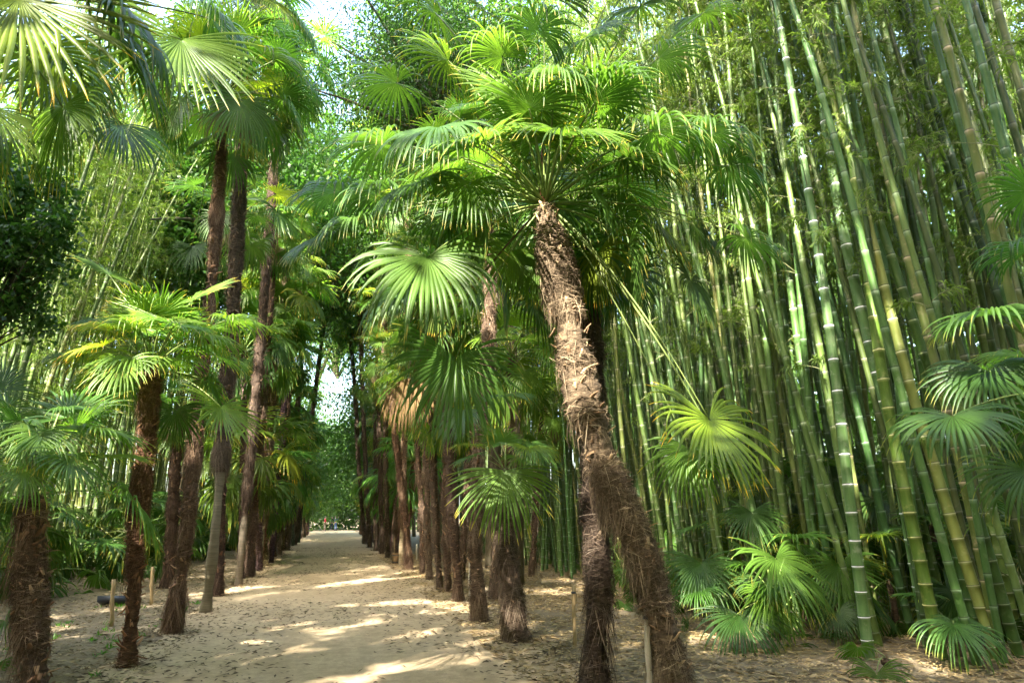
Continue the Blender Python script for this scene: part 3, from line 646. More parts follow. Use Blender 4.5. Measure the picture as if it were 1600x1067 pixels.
cR = P(1705, 620, 5.2); bR = Vector((cR.x, cR.y, 0))
NR = palm(bR, cR, 'young palm beyond the right frame edge, its glossy fans reaching in over the bamboo', r=.07, nf=9, s=.8, lod=0, seed=55, nfib=1500, ndead=0, tint=(.9, 1.05, 1.0), emin=1, emax=4, name='young_palm')
for px, py, dp, az, e, L, g, sd_, col in [(1553, 492, 5.0, 215, 0, .62, 1.0, 101, (1.0, 1.15, 1.0)), (1488, 650, 4.7, 225, -25, .58, .9, 102, (1.05, 1.2, 1.05)),
        (1545, 580, 5.2, 220, -40, .62, .7, 103, (.75, .85, .8)), (1605, 735, 4.8, 210, -50, .55, .7, 104, (.9, 1.0, .9)), (1610, 390, 5.1, 240, 10, .55, .9, 105, (.9, 1.1, .9)), (1612, 300, 5.3, 250, 45, .5, .7, 106, (.9, 1.1, .9))]:
    hero_frond(NR, cR, P(px, py, dp), az, e, L, g, sd_, 140, col, sag=.12)

# === low fan palms under the bamboo (right) and behind the left row
def low_palm(b, n, s, label, seed, tint=(1, 1, 1), h=.3, lod=1, group=None, heroes=(), emin=1, emax=5):
    b = Vector(b); root = empty('fan_palm_plant', b, label, 'palm plant', group)
    pts = [(0, 0, -.03), (.02, 0, h * .6), (0, .02, h)]; C, rad, me = trunk_mesh(pts, lambda t: .045, seed, .06, 8, .6)
    obj('stem', me, root, color=(.8, .7, .6))
    crown(root, (0, 0, h), n, s, lod, seed, tint, 0, emin, emax)
    for px, py, ds, az, e, L, g, sd_, col in heroes:
        hero_frond(root, b + Vector((0, 0, h)), P(px, py, depth_of(b) + ds), az, e, L, g, sd_, 125, col, sag=.3)
    return root
low_palm(G(1120, 985), 5, .7, 'low dark fan palm right of the leaning trunk foot, first of the low fans', 201, (.7, .85, .8), .35, 0,
         heroes=[(1096, 880, -.4, 190, -55, .82, .6, 111, (.8, .95, .9)), (1150, 850, .3, 120, -40, .6, .6, 112, (.7, .8, .7))])
low_palm(G(1215, 1000), 6, .75, 'large bushy fan palm with sun-flecked leaves at the edge of the grove', 202, (.9, 1, .7), .5, 0,
         heroes=[(1212, 872, -.7, 160, -48, .98, .5, 113, (1.1, 1.2, .8)), (1175, 800, .1, 190, -70, .6, .5, 114, (.9, 1.0, .7)), (1155, 960, -.7, 200, -40, .78, .6, 115, (.7, .85, .6)), (1240, 850, .2, 100, -30, .6, .8, 116, (.8, .9, .6)), (1200, 930, -.6, 170, -60, .7, .6, 121, (1.0, 1.1, .7)), (1255, 900, -.3, 130, -50, .65, .6, 122, (.9, 1.0, .7))])
low_palm(G(1310, 995), 3, .7, 'fan palm with one wide drooping fan just left of the white-ringed culm', 203, (.8, .9, .8), .4, 0,
         heroes=[(1312, 882, -.3, 175, -75, .88, .3, 117, (.95, 1.1, .9)), (1350, 925, .1, 130, -50, .8, .6, 118, (.6, .7, .6))])
low_palm(G(1500, 1030), 4, .55, 'small pale fan palm in the leaf litter near the right corner', 204, (.9, 1.1, 1.0), .25, 0,
         heroes=[(1490, 975, -.5, 190, -25, .68, .9, 119, (1.1, 1.3, 1.1))])
low_palm(G(1385, 1045), 6, .6, 'flattened strappy fan plant on the litter below the white-ringed culm', 205, (1.0, 1.1, .6), .08, 0, emin=3)
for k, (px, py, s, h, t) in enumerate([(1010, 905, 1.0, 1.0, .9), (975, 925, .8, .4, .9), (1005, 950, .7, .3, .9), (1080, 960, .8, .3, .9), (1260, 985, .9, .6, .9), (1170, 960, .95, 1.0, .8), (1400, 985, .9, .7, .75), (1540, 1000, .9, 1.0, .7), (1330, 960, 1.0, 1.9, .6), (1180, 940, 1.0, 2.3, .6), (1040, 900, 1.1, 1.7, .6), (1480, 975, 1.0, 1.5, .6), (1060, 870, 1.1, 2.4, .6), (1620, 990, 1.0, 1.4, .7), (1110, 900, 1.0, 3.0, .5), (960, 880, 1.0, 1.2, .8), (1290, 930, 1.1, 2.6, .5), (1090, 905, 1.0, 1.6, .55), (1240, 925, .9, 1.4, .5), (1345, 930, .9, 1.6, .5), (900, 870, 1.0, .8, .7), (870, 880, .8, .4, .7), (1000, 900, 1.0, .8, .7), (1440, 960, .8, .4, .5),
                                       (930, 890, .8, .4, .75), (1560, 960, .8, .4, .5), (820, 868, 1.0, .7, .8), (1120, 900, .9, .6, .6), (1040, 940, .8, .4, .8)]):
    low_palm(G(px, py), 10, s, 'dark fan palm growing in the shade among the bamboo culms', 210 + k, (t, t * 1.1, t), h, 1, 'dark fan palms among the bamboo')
r_ = random.Random(4)
n = 0
for k in range(400):
    x = -r_.uniform(4.9, 9.5); y = r_.uniform(7, 46)
    if not in_view(x, y, .8): continue
    if n > 64: break
    n += 1; t = r_.uniform(.55, .95)
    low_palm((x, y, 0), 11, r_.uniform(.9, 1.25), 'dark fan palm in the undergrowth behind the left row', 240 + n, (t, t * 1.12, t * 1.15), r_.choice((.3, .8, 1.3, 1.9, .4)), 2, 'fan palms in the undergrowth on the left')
low_palm((-3.75, 8.6, 0), 9, .8, 'low fan plant at the left frame edge, beside the stout palm', 330, (.8, .95, .7), .3, 0)

# ------------------------------------------------------------------ bamboo
def culm_mesh(seed, H=15.0, r=.06, bend=1.0, iv0=.17, sides=10):
    r_ = random.Random(seed); z = [0.0]; iv = iv0 * 1.35
    while z[-1] < H:
        z.append(z[-1] + iv * r_.uniform(.94, 1.06)); iv = min(.50, iv * 1.06) if z[-1] < H * .7 else max(.25, iv * .985)
    rings = []; vv = []
    for i in range(len(z) - 1):
        a, b = z[i], z[i + 1]
        for f, m in ((0.0, 1.0), (.04, .955), (.5, .95), (.93, .965), (.975, 1.07)):
            rings.append((a + (b - a) * f, m)); vv.append(i + f)
    zz = np.array([q[0] for q in rings]); mul = np.array([q[1] for q in rings]); t = zz / H
    rad = r * mul * (1 - .78 * t ** 1.5); ph = r_.uniform(0, 6.28)
    off = bend * (.0035 * zz ** 2.0) + .03 * np.sin(zz * .9 + ph)
    C = np.stack([off, .04 * np.sin(zz * .6 + ph * 2), zz * (1 - .012 * bend * t)], -1)
    th = np.linspace(0, 2 * np.pi, sides, endpoint=False)
    V = C[:, None] + rad[:, None, None] * np.stack([np.cos(th), np.sin(th), 0 * th], -1)[None]
    n = len(C); i = np.arange(n - 1)[:, None] * sides; j = np.arange(sides)[None]; j2 = (j + 1) % sides
    Q = np.stack([i + j, i + j2, i + sides + j2, i + sides + j], -1).reshape(-1, 4)
    U = np.stack(np.broadcast_arrays(th[None] / 6.283, np.array(vv)[:, None]), -1)
    return mesh('culm', V.reshape(-1, 3), Q, U.reshape(-1, 2), [M_CULM], smooth=True), C, z

def leaves_at(P0, D, L, W, seed, a=None, m=0, droop=.5):
    """pointed leaf blades (two bent quads) at P0 in direction D"""
    r_ = np.random.default_rng(seed); n = len(P0); D = nrm(D)
    sd = nrm(np.cross(D, r_.normal(0, 1, (n, 3)) * .6 + np.array([0, 0, 1.])))
    dn = np.array([0, 0, -1.])
    L = L * r_.uniform(.7, 1.25, n)[:, None]; W = W * r_.uniform(.8, 1.2, n)[:, None]
    D2 = nrm(D + dn * droop)
    p1 = P0 + D * L * .4; p2 = p1 + D2 * L * .6
    V = np.stack([P0, p1 - sd * W / 2, p1 + sd * W / 2, p2], 1).reshape(-1, 3)
    Q = np.arange(n * 4).reshape(-1, 4)[:, [0, 1, 3, 2]]
    U = np.tile(np.array([[.5, 0], [.2, .5], [.8, .5], [.5, 1]]), (n, 1)); U = U + 0
    a.add(V, Q, U, m)

def culm_foliage(seed, C, z, h0, H, dens=1.0, reach=1.0):
    r_ = np.random.default_rng(seed); a = Acc(); LP = []; LD = []
    for k, zz in enumerate(z):
        if zz > H or zz < 2.2: continue
        low = zz < h0
        if low and r_.random() > .08: continue
        if h0 < zz < h0 + 3 and r_.random() > .35: continue
        c = np.array([np.interp(zz, C[:, 2], C[:, 0]), np.interp(zz, C[:, 2], C[:, 1]), zz])
        for q in range(2):
            az = k * math.pi + q * .6 + r_.normal(0, .5); ln = reach * r_.uniform(.5, 1.35) * (1 - .45 * max(0, zz - h0) / (H - h0)) * (.5 if low else 1)
            d = np.array([math.cos(az), math.sin(az), r_.uniform(.5, 1.0)]); d /= np.linalg.norm(d)
            tip = c + d * ln + np.array([0, 0, -.35 * ln]); pts = bez(c, c + d * ln * .6, tip, 6)
            tv, tq, tu = tube(pts, np.linspace(.006, .002, 6), 4, cap=False); a.add(tv, tq, tu, 1)
            for s in range(int(7 * dens)):
                t = r_.uniform(.3, 1); i0 = min(4, int(t * 5)); p = pts[i0] + (pts[i0 + 1] - pts[i0]) * (t * 5 - i0)
                d2 = nrm(nrm(pts[i0 + 1] - pts[i0]) + r_.normal(0, .7, 3)); l2 = r_.uniform(.12, .38) * ln
                tw = bez(p, p + d2 * l2 * .6, p + d2 * l2 + np.array([0, 0, -.3 * l2]), 3); tv, tq, tu = tube(tw, .002, 4, cap=False); a.add(tv, tq, tu, 1)
                m = int(r_.integers(5, 10))
                for j in range(m):
                    f = j / m; LP.append(tw[0] * (1 - f) + tw[2] * f); LD.append(nrm(tw[2] - tw[0]) + r_.normal(0, .6, 3))
    leaves_at(np.array(LP), np.array(LD), .135, .021, seed, a, 0, .7)
    return a.mesh('foliage', [M_BLEAF, M_BRANCH])

CV = []
for k in range(7):
    Hh = 15.5; me, C, z = culm_mesh(300 + k, Hh, .06, [0, .5, 1.0, 1.6, .3, 2.2, .8][k], [.15, .2, .17, .22, .18, .16, .2][k])
    CV.append((me, culm_foliage(300 + k, C, z, [6.5, 5.5, 7.5, 6.0, 4.2, 7.0, 5][k], Hh, 1.2)))
nb = [0]
def bamboo(base, lean, spin, thick, s, label, k=None, fol=True, group=None, color=(1, 1, 1), fc=(1, 1, 1)):
    """lean = world direction of the culm"""
    k = random.randrange(7) if k is None else k
    root = empty('bamboo', (base[0], base[1], -.02), label, 'bamboo', group)
    root.rotation_mode = 'QUATERNION'
    q = Vector((0, 0, 1)).rotation_difference(Vector(lean).normalized())
    root.rotation_quaternion = q @ Matrix.Rotation(spin, 4, 'Z').to_quaternion()
    obj('culm', CV[k][0], root, s=(thick / .12, thick / .12, s), color=color)
    if fol: obj('foliage', CV[k][1], root, s=(1, 1, s), color=fc)
    nb[0] += 1; return root
def bam_px(b, t, wpx, label, color=(1, 1, 1), k=4, dd=0.0, s=1.0):
    if len(color) == 3: color = (*color, .35)
    base = G(*b); d = depth_of(base); top = P(t[0], t[1], d + dd)
    bamboo(base, top - base, random.uniform(0, 6.28), 1.18 * wpx * d / 1120, s, label, k, True, 'bamboo culms at the front of the right grove', color)
bam_px((1366, 1030), (1239, 165), 15, 'straight grey-green culm with bright white rings, standing apart in front of the grove', (1.75, 1.6, 1.9, 1.0), 4)
bam_px((1458, 1012), (1243, 20), 18, 'thick pale culm with white rings crossing up left behind the right fan leaves', (1.8, 1.65, 1.9, .8), 4)
bam_px((1469, 1030), (1343, 350), 17, 'bright yellow-green culm just right of the thick pale one', (1.7, 1.45, .8), 0)
bam_px((1560, 1035), (1252, 10), 16, 'long culm leaning hard left across the top right of the grove', (1.6, 1.45, 1.1), 0, .4)
bam_px((1595, 1000), (1366, 0), 18, 'smooth olive culm leaning left, third along the top from the leaning one', (1.6, 1.45, 1.1), 0, .3)
bam_px((1690, 1000), (1474, 0), 19, 'thick smooth green culm near the upper right corner', (1.6, 1.45, 1.1), 0, .3)
bam_px((1745, 980), (1560, 0), 19, 'thick culm cut by the right frame edge at the top', (1.6, 1.45, 1.0), 0)
bam_px((1640, 985), (1428, 0), 16, 'brownish weathered culm between two thick green ones at the top right', (1.25, 1.05, .75), 4, .5)
bam_px((1320, 975), (1215, 330), 13, 'slim dark green culm just left of the white-ringed one', (.95, 1.0, .8), 0)
bam_px((1285, 965), (1205, 340), 12, 'slim culm rising behind the wide drooping fan', (.9, 1.0, .9), 4)
bam_px((1525, 1015), (1460, 640), 14, 'dull green culm leaning left at the lower right', (.85, .95, .6), 0)
bam_px((1590, 1028), (1500, 740), 15, 'dark olive culm leaning left beside the lower right corner', (.8, .85, .55), 0)
# rest of the right grove: nearest and most visible culms one by one, the deep grove as one mass
cand = []; r_ = random.Random(9)
pts = []
while len(pts) < 900:
    x = 6.2 + abs(r_.gauss(0, 1)) * 4.0 + r_.uniform(0, .6); y = r_.uniform(4.0, 46)
    if x > 19 or not in_view(x, y, 1.2): continue
    if any((x - a) ** 2 + (y - b) ** 2 < .22 for a, b in pts[-400:]): continue
    if y < 9.2 and x < 6.9: continue
    pts.append((x, y))
    if len(pts) >= 860: break
pts.sort(key=lambda p: math.hypot(*p) + 1.2 * (p[0] - 6.2))
def lean_of(r_, x):
    return Vector((r_.gauss(-.075, .045), r_.gauss(0, .05), 1))
for n, (x, y) in enumerate(pts[:215]):
    d = math.hypot(x, y)
    zone = 'front' if x < 7.6 else 'middle'
    if y < 14: lab = 'green bamboo culm crowded with others %s, near end' % ('along the front of the right grove' if zone == 'front' else 'inside the right grove behind the front culms')
    else: lab = 'slender bamboo culm %s, farther down the avenue' % ('along the front of the right grove' if zone == 'front' else 'inside the right grove behind the front culms')
    v = r_.uniform(.55, 1.2) * (1 if x < 7.6 else .8); wa = r_.uniform(.8, 1.25)  # culms behind the front darkened for the shade inside the grove
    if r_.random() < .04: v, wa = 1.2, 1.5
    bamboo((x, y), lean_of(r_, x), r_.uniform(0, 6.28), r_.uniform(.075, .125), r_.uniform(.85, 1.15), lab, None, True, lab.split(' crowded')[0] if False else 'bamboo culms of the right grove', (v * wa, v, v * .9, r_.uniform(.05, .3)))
def mass(name, plist, label, seed, fol=True, colr=(1, 1, 1)):
    r_ = np.random.default_rng(seed); a = Acc(); th = np.linspace(0, 2 * np.pi, 6, endpoint=False)
    zs = np.arange(0, 17, .45)
    for (x, y) in plist:
        lx, ly = r_.normal(-.02, .05), r_.normal(0, .05); ph = r_.random(); rr = r_.uniform(.032, .05)
        C = np.stack([x + lx * zs + .002 * zs ** 2, y + ly * zs, zs], -1); rad = rr * (1 - .6 * zs / 17)
        V = C[:, None] + rad[:, None, None] * np.stack([np.cos(th), np.sin(th), 0 * th], -1)[None]
        n = len(C); i = np.arange(n - 1)[:, None] * 6; j = np.arange(6)[None]; j2 = (j + 1) % 6
        Q = np.stack([i + j, i + j2, i + 6 + j2, i + 6 + j], -1).reshape(-1, 4)
        U = np.stack(np.broadcast_arrays(th[None] / 6.283, (zs / .28 + ph)[:, None]), -1)
        a.add(V.reshape(-1, 3), Q, U.reshape(-1, 2))
    o = obj(name, a.mesh(name, [M_CULM], True), color=(*colr, .2)); tag(o, label, 'bamboo grove', kind='stuff'); return o
mass('bamboo_thicket', pts[215:], 'deep crowd of thin bamboo culms behind the right grove front', 5, colr=(.5, .55, .5))  # thicket tint lowered to paint in the deep shade
def leaf_cloud(name, boxes, n, label, seed, size=.16, mat=None, cat='foliage', colr=(1, 1, 1)):
    """clumped leaves filling boxes (x0,x1,y0,y1,z0,z1)"""
    r_ = np.random.default_rng(seed); a = Acc(); vol = np.array([(b[1] - b[0]) * (b[3] - b[2]) * (b[5] - b[4]) for b in boxes], float); vol /= vol.sum()
    for b, v in zip(boxes, vol):
        m = int(n * v / 40); c = r_.uniform([b[0], b[2], b[4]], [b[1], b[3], b[5]], (m, 3))
        c = c[fbm(c * .35, 2) > -.12]
        p = np.repeat(c, 50, 0) + r_.normal(0, .38, (len(c) * 50, 3)) * np.array([1, 1, .8])
        d = r_.normal(0, 1, p.shape) + np.array([0, 0, -.6]); leaves_at(p, d, size, size * .2, seed, a, 0, .5)
    o = obj(name, a.mesh(name, [mat or M_BLEAF]), color=colr); tag(o, label, cat, kind='stuff'); return o
leaf_cloud('bamboo_foliage', [(10, 24, 8, 44, 6, 19), (13, 24, 8, 44, 0, 6), (7, 13, 9, 40, 8.5, 18), (10, 19, 4.5, 12, 8, 19), (9.5, 14, 5, 40, 0, 1.8)], 420000, 'mass of bamboo leaves filling the back of the right grove', 6, .2, colr=(.48, .58, .58))  # leaf tint lowered likewise for the shaded grove interior
# left grove
pl = []; r_ = random.Random(12)
while len(pl) < 330:
    x = -6.9 - abs(r_.gauss(0, 1)) * 3.2; y = r_.uniform(11, 46)
    if x < -17 or not in_view(x, y, 1.0): continue
    if any((x - a) ** 2 + (y - b) ** 2 < .16 for a, b in pl): continue
    pl.append((x, y))
pl.sort(key=lambda p: math.hypot(*p) + .8 * (-6.5 - p[0]))
for n, (x, y) in enumerate(pl[:70]):
    v = r_.uniform(.9, 1.25)  # tint raised for the sunlight in the left grove
    bamboo((x, y), Vector((r_.gauss(.04, .05), r_.gauss(0, .05), 1)), r_.uniform(0, 6.28), r_.uniform(.09, .14), r_.uniform(.85, 1.1),
           'bamboo culm in the grove behind the left palms, sunlight put into its bright tint', None, True, 'bamboo culms of the left grove', (v * 1.1, v * 1.0, v * .9, .3), (1.1, 1.1, 1))
mass('bamboo_thicket', pl[70:], 'deep crowd of bamboo culms tinted for sunlight behind the left grove front', 15, colr=(1.0, .95, .85))
leaf_cloud('bamboo_foliage', [(-17, -8.5, 14, 50, 4.5, 17), (-20, -12, 14, 50, 0, 4.5)], 260000, 'mass of bamboo leaves tinted bright for sunlight at the back of the left grove', 16, .22, colr=(1.25, 1.2, 1.1))  # leaf tint raised to stand in for backlight

# ------------------------------------------------------------------ broadleaf trees
def tree_crown(seed, rx, rz, n, size, mat=None):
    r_ = np.random.default_rng(seed); a = Acc(); m = n // 60
    u = nrm(r_.normal(0, 1, (m, 3))) * (r_.random((m, 1)) ** .4) * np.array([rx, rx, rz]) * (1 + .25 * r_.normal(0, 1, (m, 1)))
    p = np.repeat(u, 60, 0) + r_.normal(0, 1, (m * 60, 3)) * rx * .11
    d = r_.normal(0, 1, p.shape) + np.array([0, 0, -.3]); leaves_at(p, d, size, size * .42, seed, a, 0, .3)
    return a.mesh('crown', [mat or M_TLEAF]), u
TCN = tree_crown(49, 3.6, 3.4, 70000, .105)
TC = [tree_crown(50 + k, 3.6, 3.4, 34000, .2) for k in range(3)]
def broad_tree(base, H, cr, label, k, seed, group=None, colr=(1, 1, 1), off=(0, 0), fine=False):
    r_ = random.Random(seed); root = empty('broadleaf_tree', base, label, 'tree', group)
    cz = H - cr * .9; s = cr / 3.6
    pts = resample([(0, 0, -.1), (r_.uniform(-.3, .3), r_.uniform(-.3, .3), cz * .5), (off[0], off[1], cz)], .4)
    a = Acc(); tv, tq, tu = tube(pts, np.linspace(.020 * H * .6, .008 * H * .6, len(pts)), 10); obj('trunk', mesh('trunk', tv, tq, tu, [M_TBARK], smooth=True), root)
    uu = TCN[1] if fine else TC[k][1]
    for q in range(40 if fine else 14):
        u = uu[q * 5 % len(uu)] * s; st = np.array([0, 0, -cr * r_.uniform(.2, .9)])
        tv, tq, tu = tube(bez(st, st * .5 + u * .5 + np.array([0, 0, .3]), u, 6), np.linspace(.10, .02, 6) * s, 6, cap=False); a.add(tv, tq, tu)
    obj('limbs', a.mesh('limbs', [M_TBARK], True), root, (off[0], off[1], cz))
    obj('crown', TCN[0] if fine else TC[k][0], root, (off[0], off[1], cz), r_.uniform(0, 6), s, colr)
trs = [(-4.2, 37, 22.5, 5.6, 'tall feathery tree over the left row, filling the gap above the avenue from the left'), (4.4, 46, 26, 6.4, 'tall feathery tree over the right row, filling the gap above the avenue from the right'), (-2.9, 60, 24, 6.0, 'high tree leaning over the avenue from the left, beyond the tallest palms'), (-5.5, 29, 20, 5.2, 'tall leafy tree over the left row, second along'), (6.0, 36, 24, 6, 'tall tree above the right row crowns, beyond the dark evergreen'), (-12, 30, 19, 6, 'tall tree far out on the left behind the left bamboo'), (4.0, 52, 12, 5, 'tree arching over the avenue from the right, far along'), (-3.5, 70, 12, 5, 'tree arching over the avenue from the left, far along'),
       (5.2, 23, 21.5, 5.2, 'dark evergreen tree overhanging the avenue at the top centre'), (-6, 42, 22, 6, 'tall green tree behind the left row, far along'),
       (7, 48, 22, 6.5, 'tall green tree behind the right row, far along'), (-7, 58, 15, 5.5, 'large tree on the left near the far end of the avenue'), (7, 62, 15, 5.5, 'large tree on the right near the far end of the avenue'),
       (-3, 96, 14, 7, 'rounded tree closing the far end of the avenue, left of the walkers'), (4, 104, 16, 8, 'rounded tree closing the far end of the avenue, right of the walkers'), (-10, 80, 16, 7, 'pale green tree far left of the walkers'), (10, 84, 16, 7, 'pale green tree far right of the walkers')]
for q, (x, y, h, c, lab) in enumerate(trs): broad_tree((x, y, 0), h, c, lab, q % 3, 60 + q, None, [(.6, .75, .6), (.9, 1, .9), (1.2, 1.25, .9)][q % 3] if q != 9 else (.55, .7, .55), fine=q < 3, off=[(3.6, 0), (-3.2, 0), (2.6, 0)][q] if q < 3 else (0, 0))

broad_tree((4.6, 17.5, 0), 15.4, 2.9, 'dark small-leaved tree whose boughs reach over the path at the top centre', 1, 91, None, (.4, .52, .42), (-2.6, -1.5), True)

# ivy-clad tree at the left frame edge
def ivy():
    b = P(-40, 560, 8.6); b.z = 0
    root = empty('ivy_tree', b, 'dark glossy ivy-clad tree with pale yellow flower heads at the left frame edge', 'tree')
    tp = P(-10, 330, 8.8) - b
    pts = resample([(0, 0, -.05), (tp.x * .4, tp.y * .4, tp.z * .5), tuple(tp)], .2); tv, tq, tu = tube(pts, np.linspace(.14, .07, len(pts)), 10)
    obj('trunk', mesh('trunk', tv, tq, tu, [M_TBARK], smooth=True), root)
    r_ = np.random.default_rng(77); a = Acc(); f = Acc(); br = Acc()
    for (px, py, dp, rr, m) in [(30, 330, 8.6, .55, 30), (80, 300, 8.8, .35, 14), (40, 420, 8.7, .5, 26), (60, 370, 8.5, .4, 22), (20, 480, 8.7, .42, 18), (-40, 400, 8.8, .8, 40), (100, 360, 8.7, .22, 7), (60, 500, 8.7, .2, 6), (10, 270, 8.6, .4, 16), (-60, 250, 8.8, .8, 30), (100, 420, 8.7, .12, 3)]:
        c = np.array(P(px, py, dp) - b); u = c + nrm(r_.normal(0, 1, (m, 3))) * rr * r_.random((m, 1)) ** .5
        for q in u[::3]:
            t0 = np.array(pts[int(len(pts) * .6)]); tv, tq, tu = tube(bez(t0, (t0 + q) / 2 + np.array([0, 0, .2]), q, 5), np.linspace(.02, .004, 5), 4, cap=False); br.add(tv, tq, tu)
        p = np.repeat(u, 34, 0) + r_.normal(0, .10, (m * 34, 3)); leaves_at(p, r_.normal(0, 1, p.shape) + np.array([0, -.3, -.3]), .085, .06, 5, a, 0, .2)
        fl = np.repeat(u[::2] + np.array([0, 0, .06]), 18, 0); leaves_at(fl, r_.normal(0, 1, fl.shape), .035, .012, 6, f, 0, 0)
    obj('branches', br.mesh('branches', [M_TBARK], True), root); obj('foliage', a.mesh('foliage', [M_TLEAF]), root, color=(.85, .95, .8)); obj('flowers', f.mesh('flowers', [M_FLOWER]), root)
ivy()

# woodland put in behind and left, out of view, shaped to shade the avenue
def canopy(name, boxes, n, label, seed, size, thr=.0, sc_=.5, colr=(1, 1, 1)):
    r_ = np.random.default_rng(seed); a = Acc()
    for b in boxes:
        p = r_.uniform([b[0], b[2], b[4]], [b[1], b[3], b[5]], (int(n * b[6]), 3)); p = p[fbm(p * sc_, 3) > thr]
        leaves_at(p, r_.normal(0, 1, p.shape), size, size * .45, seed, a, 0, .3)
    tag(obj(name, a.mesh(name, [M_TLEAF]), color=colr), label, 'added_shade_leaves', kind='stuff')
def carve(p):
    """gaps cut in the added canopy to aim sun patches: every leaf is followed down the sunbeam to the ground it would shade"""
    k = math.cos(SUN_EL) / math.sin(SUN_EL); gx = p[:, 0] - math.sin(SA) * k * p[:, 2]; gy = p[:, 1] - math.cos(SA) * k * p[:, 2]
    op = np.zeros(len(p))
    def ell(x, y, rx, ry, a): op[((gx - x) / rx) ** 2 + ((gy - y) / ry) ** 2 < 1] = a
    op[gx > 13.5] = .42; op[(gx < -1) & (gy > 21)] = .8
    op[(gx > 5.5) & (gx < 9.8) & (gy > 15) & (gy < 30)] = .45
    ell(-.7, 9.8, .9, 1.0, .95); ell(1.7, 13.4, 1.3, 1.4, .97); ell(4.5, 8.9, .9, .9, .6); ell(5.8, 10.8, 2.0, 2.2, .93); ell(8.2, 9.6, .9, .7, .8)
    for t, rr in ((P(1108, 690, 6.3), .7), (P(50, 100, 3.7), .6), (P(283, 130, 4.7), .5), (P(372, 250, 9), .6), (P(712, 590, 6.6), .6), (P(700, 620, 12), .9), (P(640, 600, 17), 1.2), (P(800, 600, 13), .9), (P(690, 500, 13), .9), (P(1205, 900, 8.9), .6), (P(1540, 540, 5), .8), (P(1488, 690, 4.7), .6), (P(1495, 1000, 8), .5), (P(668, 460, 6.3), .7), (P(790, 790, 9.4), .7), (P(345, 670, 8.6), .6), (P(150, 700, 7), .8),
                  (P(1330, 500, 8.7), .7), (P(1250, 250, 9), 1.0)):
        ell(t.x - math.sin(SA) * k * t.z, t.y - math.cos(SA) * k * t.z, rr, rr, .9)
    u = .63 * gx + .777 * gy; v = -.777 * gx + .63 * gy
    st = vnoise(np.stack([u * .33, v * 3.2, 0 * u + 3.3], -1)) > .12
    op[st & (np.abs(gx) < 5.2) & (gy > 5.5)] = .97
    return r0.random(len(p)) > op
r0 = np.random.default_rng(2)
def canopy(name, boxes, n, label, seed, size, thr=.0, sc_=.5, colr=(1, 1, 1), cv=True):
    r_ = np.random.default_rng(seed); a = Acc()
    for b in boxes:
        p = r_.uniform([b[0], b[2], b[4]], [b[1], b[3], b[5]], (int(n * b[6]), 3)); p = p[fbm(p * sc_, 3) > thr]
        if cv: p = p[carve(p)]
        leaves_at(p, r_.normal(0, 1, p.shape), size, size * .45, seed, a, 0, .3)
    tag(obj(name, a.mesh(name, [M_TLEAF]), color=colr), label, 'added_shade_leaves', kind='stuff')
canopy('added_shade_canopy', [(-20, -3.2, -22, 8, 7, 24, 1.0), (-24, -8, -22, 3, 2, 12, .35), (-3.2, 9, -18, -2.5, 7, 22, .5)], 150000, 'leaf canopy added behind and left of the viewpoint, cut to shape shade and sun patches', 26, .5, -.16, .45)  # canopy added for its shade, gaps carved where sun should land
canopy('added_shade_leaves', [(25, 33, -12, 70, 0, 22, 1), (-34, -25, -20, 70, 0, 20, .9), (8, 30, -16, -8, 0, 18, .4), (-26, 8, -30, -22, 0, 16, .3)], 60000, 'added leaf walls around the bamboo groves, blocking low skylight', 28, .8, -2, .5, (.7, .8, .7), False)  # leaf walls added to keep horizon light out of the groves
tag(obj('hedge', (lambda a, r_: (leaves_at(r_.uniform([-16, 97, 0], [16, 101, 9], (30000, 3)), r_.normal(0, 1, (30000, 3)), .45, .22, 3, a, 0, .3), a.mesh('hedge', [M_TLEAF]))[1])(Acc(), np.random.default_rng(3)), color=(.9, 1, .8)), 'wall of green foliage closing the far end of the avenue', 'foliage', kind='stuff')

# ------------------------------------------------------------------ ground
def sheet(name, xs, ys, zf, mat):
    X, Y = np.meshgrid(xs, ys); Z = zf(X, Y); n, m = X.shape
    V = np.stack([X, Y, Z], -1).reshape(-1, 3); i = np.arange(n - 1)[:, None] * m; j = np.arange(m - 1)[None]
    Q = np.stack([i + j, i + j + 1, i + m + j + 1, i + m + j], -1).reshape(-1, 4)
    return tag(obj(name, mesh(name, V, Q, V[:, :2], [mat], smooth=True)), kind='structure')
gz = lambda X, Y: .02 * fbm(np.stack([X * .9, Y * .9, 0 * X], -1), 2) * (np.abs(X - .25) > 2.7) * (np.abs(X) < 60)
ext = lambda a, b, s: np.concatenate([[-900, -300, -120], np.arange(a, b, s), [120, 300, 900]])
sheet('ground', ext(-28, 28, .25), ext(-20, 100, .35), lambda X, Y: gz(X, Y) - .012, M_SOIL)
ys = np.arange(-15, 100, .12); u = np.linspace(-1, 1, 25)
nl = .22 * fbm(np.stack([ys * 0, ys * 1.3, ys * 0], -1), 3); nr = .22 * fbm(np.stack([ys * 0 + 9, ys * 1.3, ys * 0], -1), 3)
X = .25 + u[None] * 2.55 + np.where(u[None] < 0, -u[None] ** 8 * nl[:, None], u[None] ** 8 * nr[:, None]); Yg = np.repeat(ys[:, None], 25, 1)
Z = .014 + .010 * fbm(np.stack([X * 1.2, Yg * 1.2, 0 * X], -1), 3) * (1 - u[None] ** 4) + .008 * (1 - u[None] ** 2); 
V = np.stack([X, Yg, Z], -1).reshape(-1, 3); i = np.arange(len(ys) - 1)[:, None] * 25; j = np.arange(24)[None]
Q = np.stack([i + j, i + j + 1, i + 25 + j + 1, i + 25 + j], -1).reshape(-1, 4)
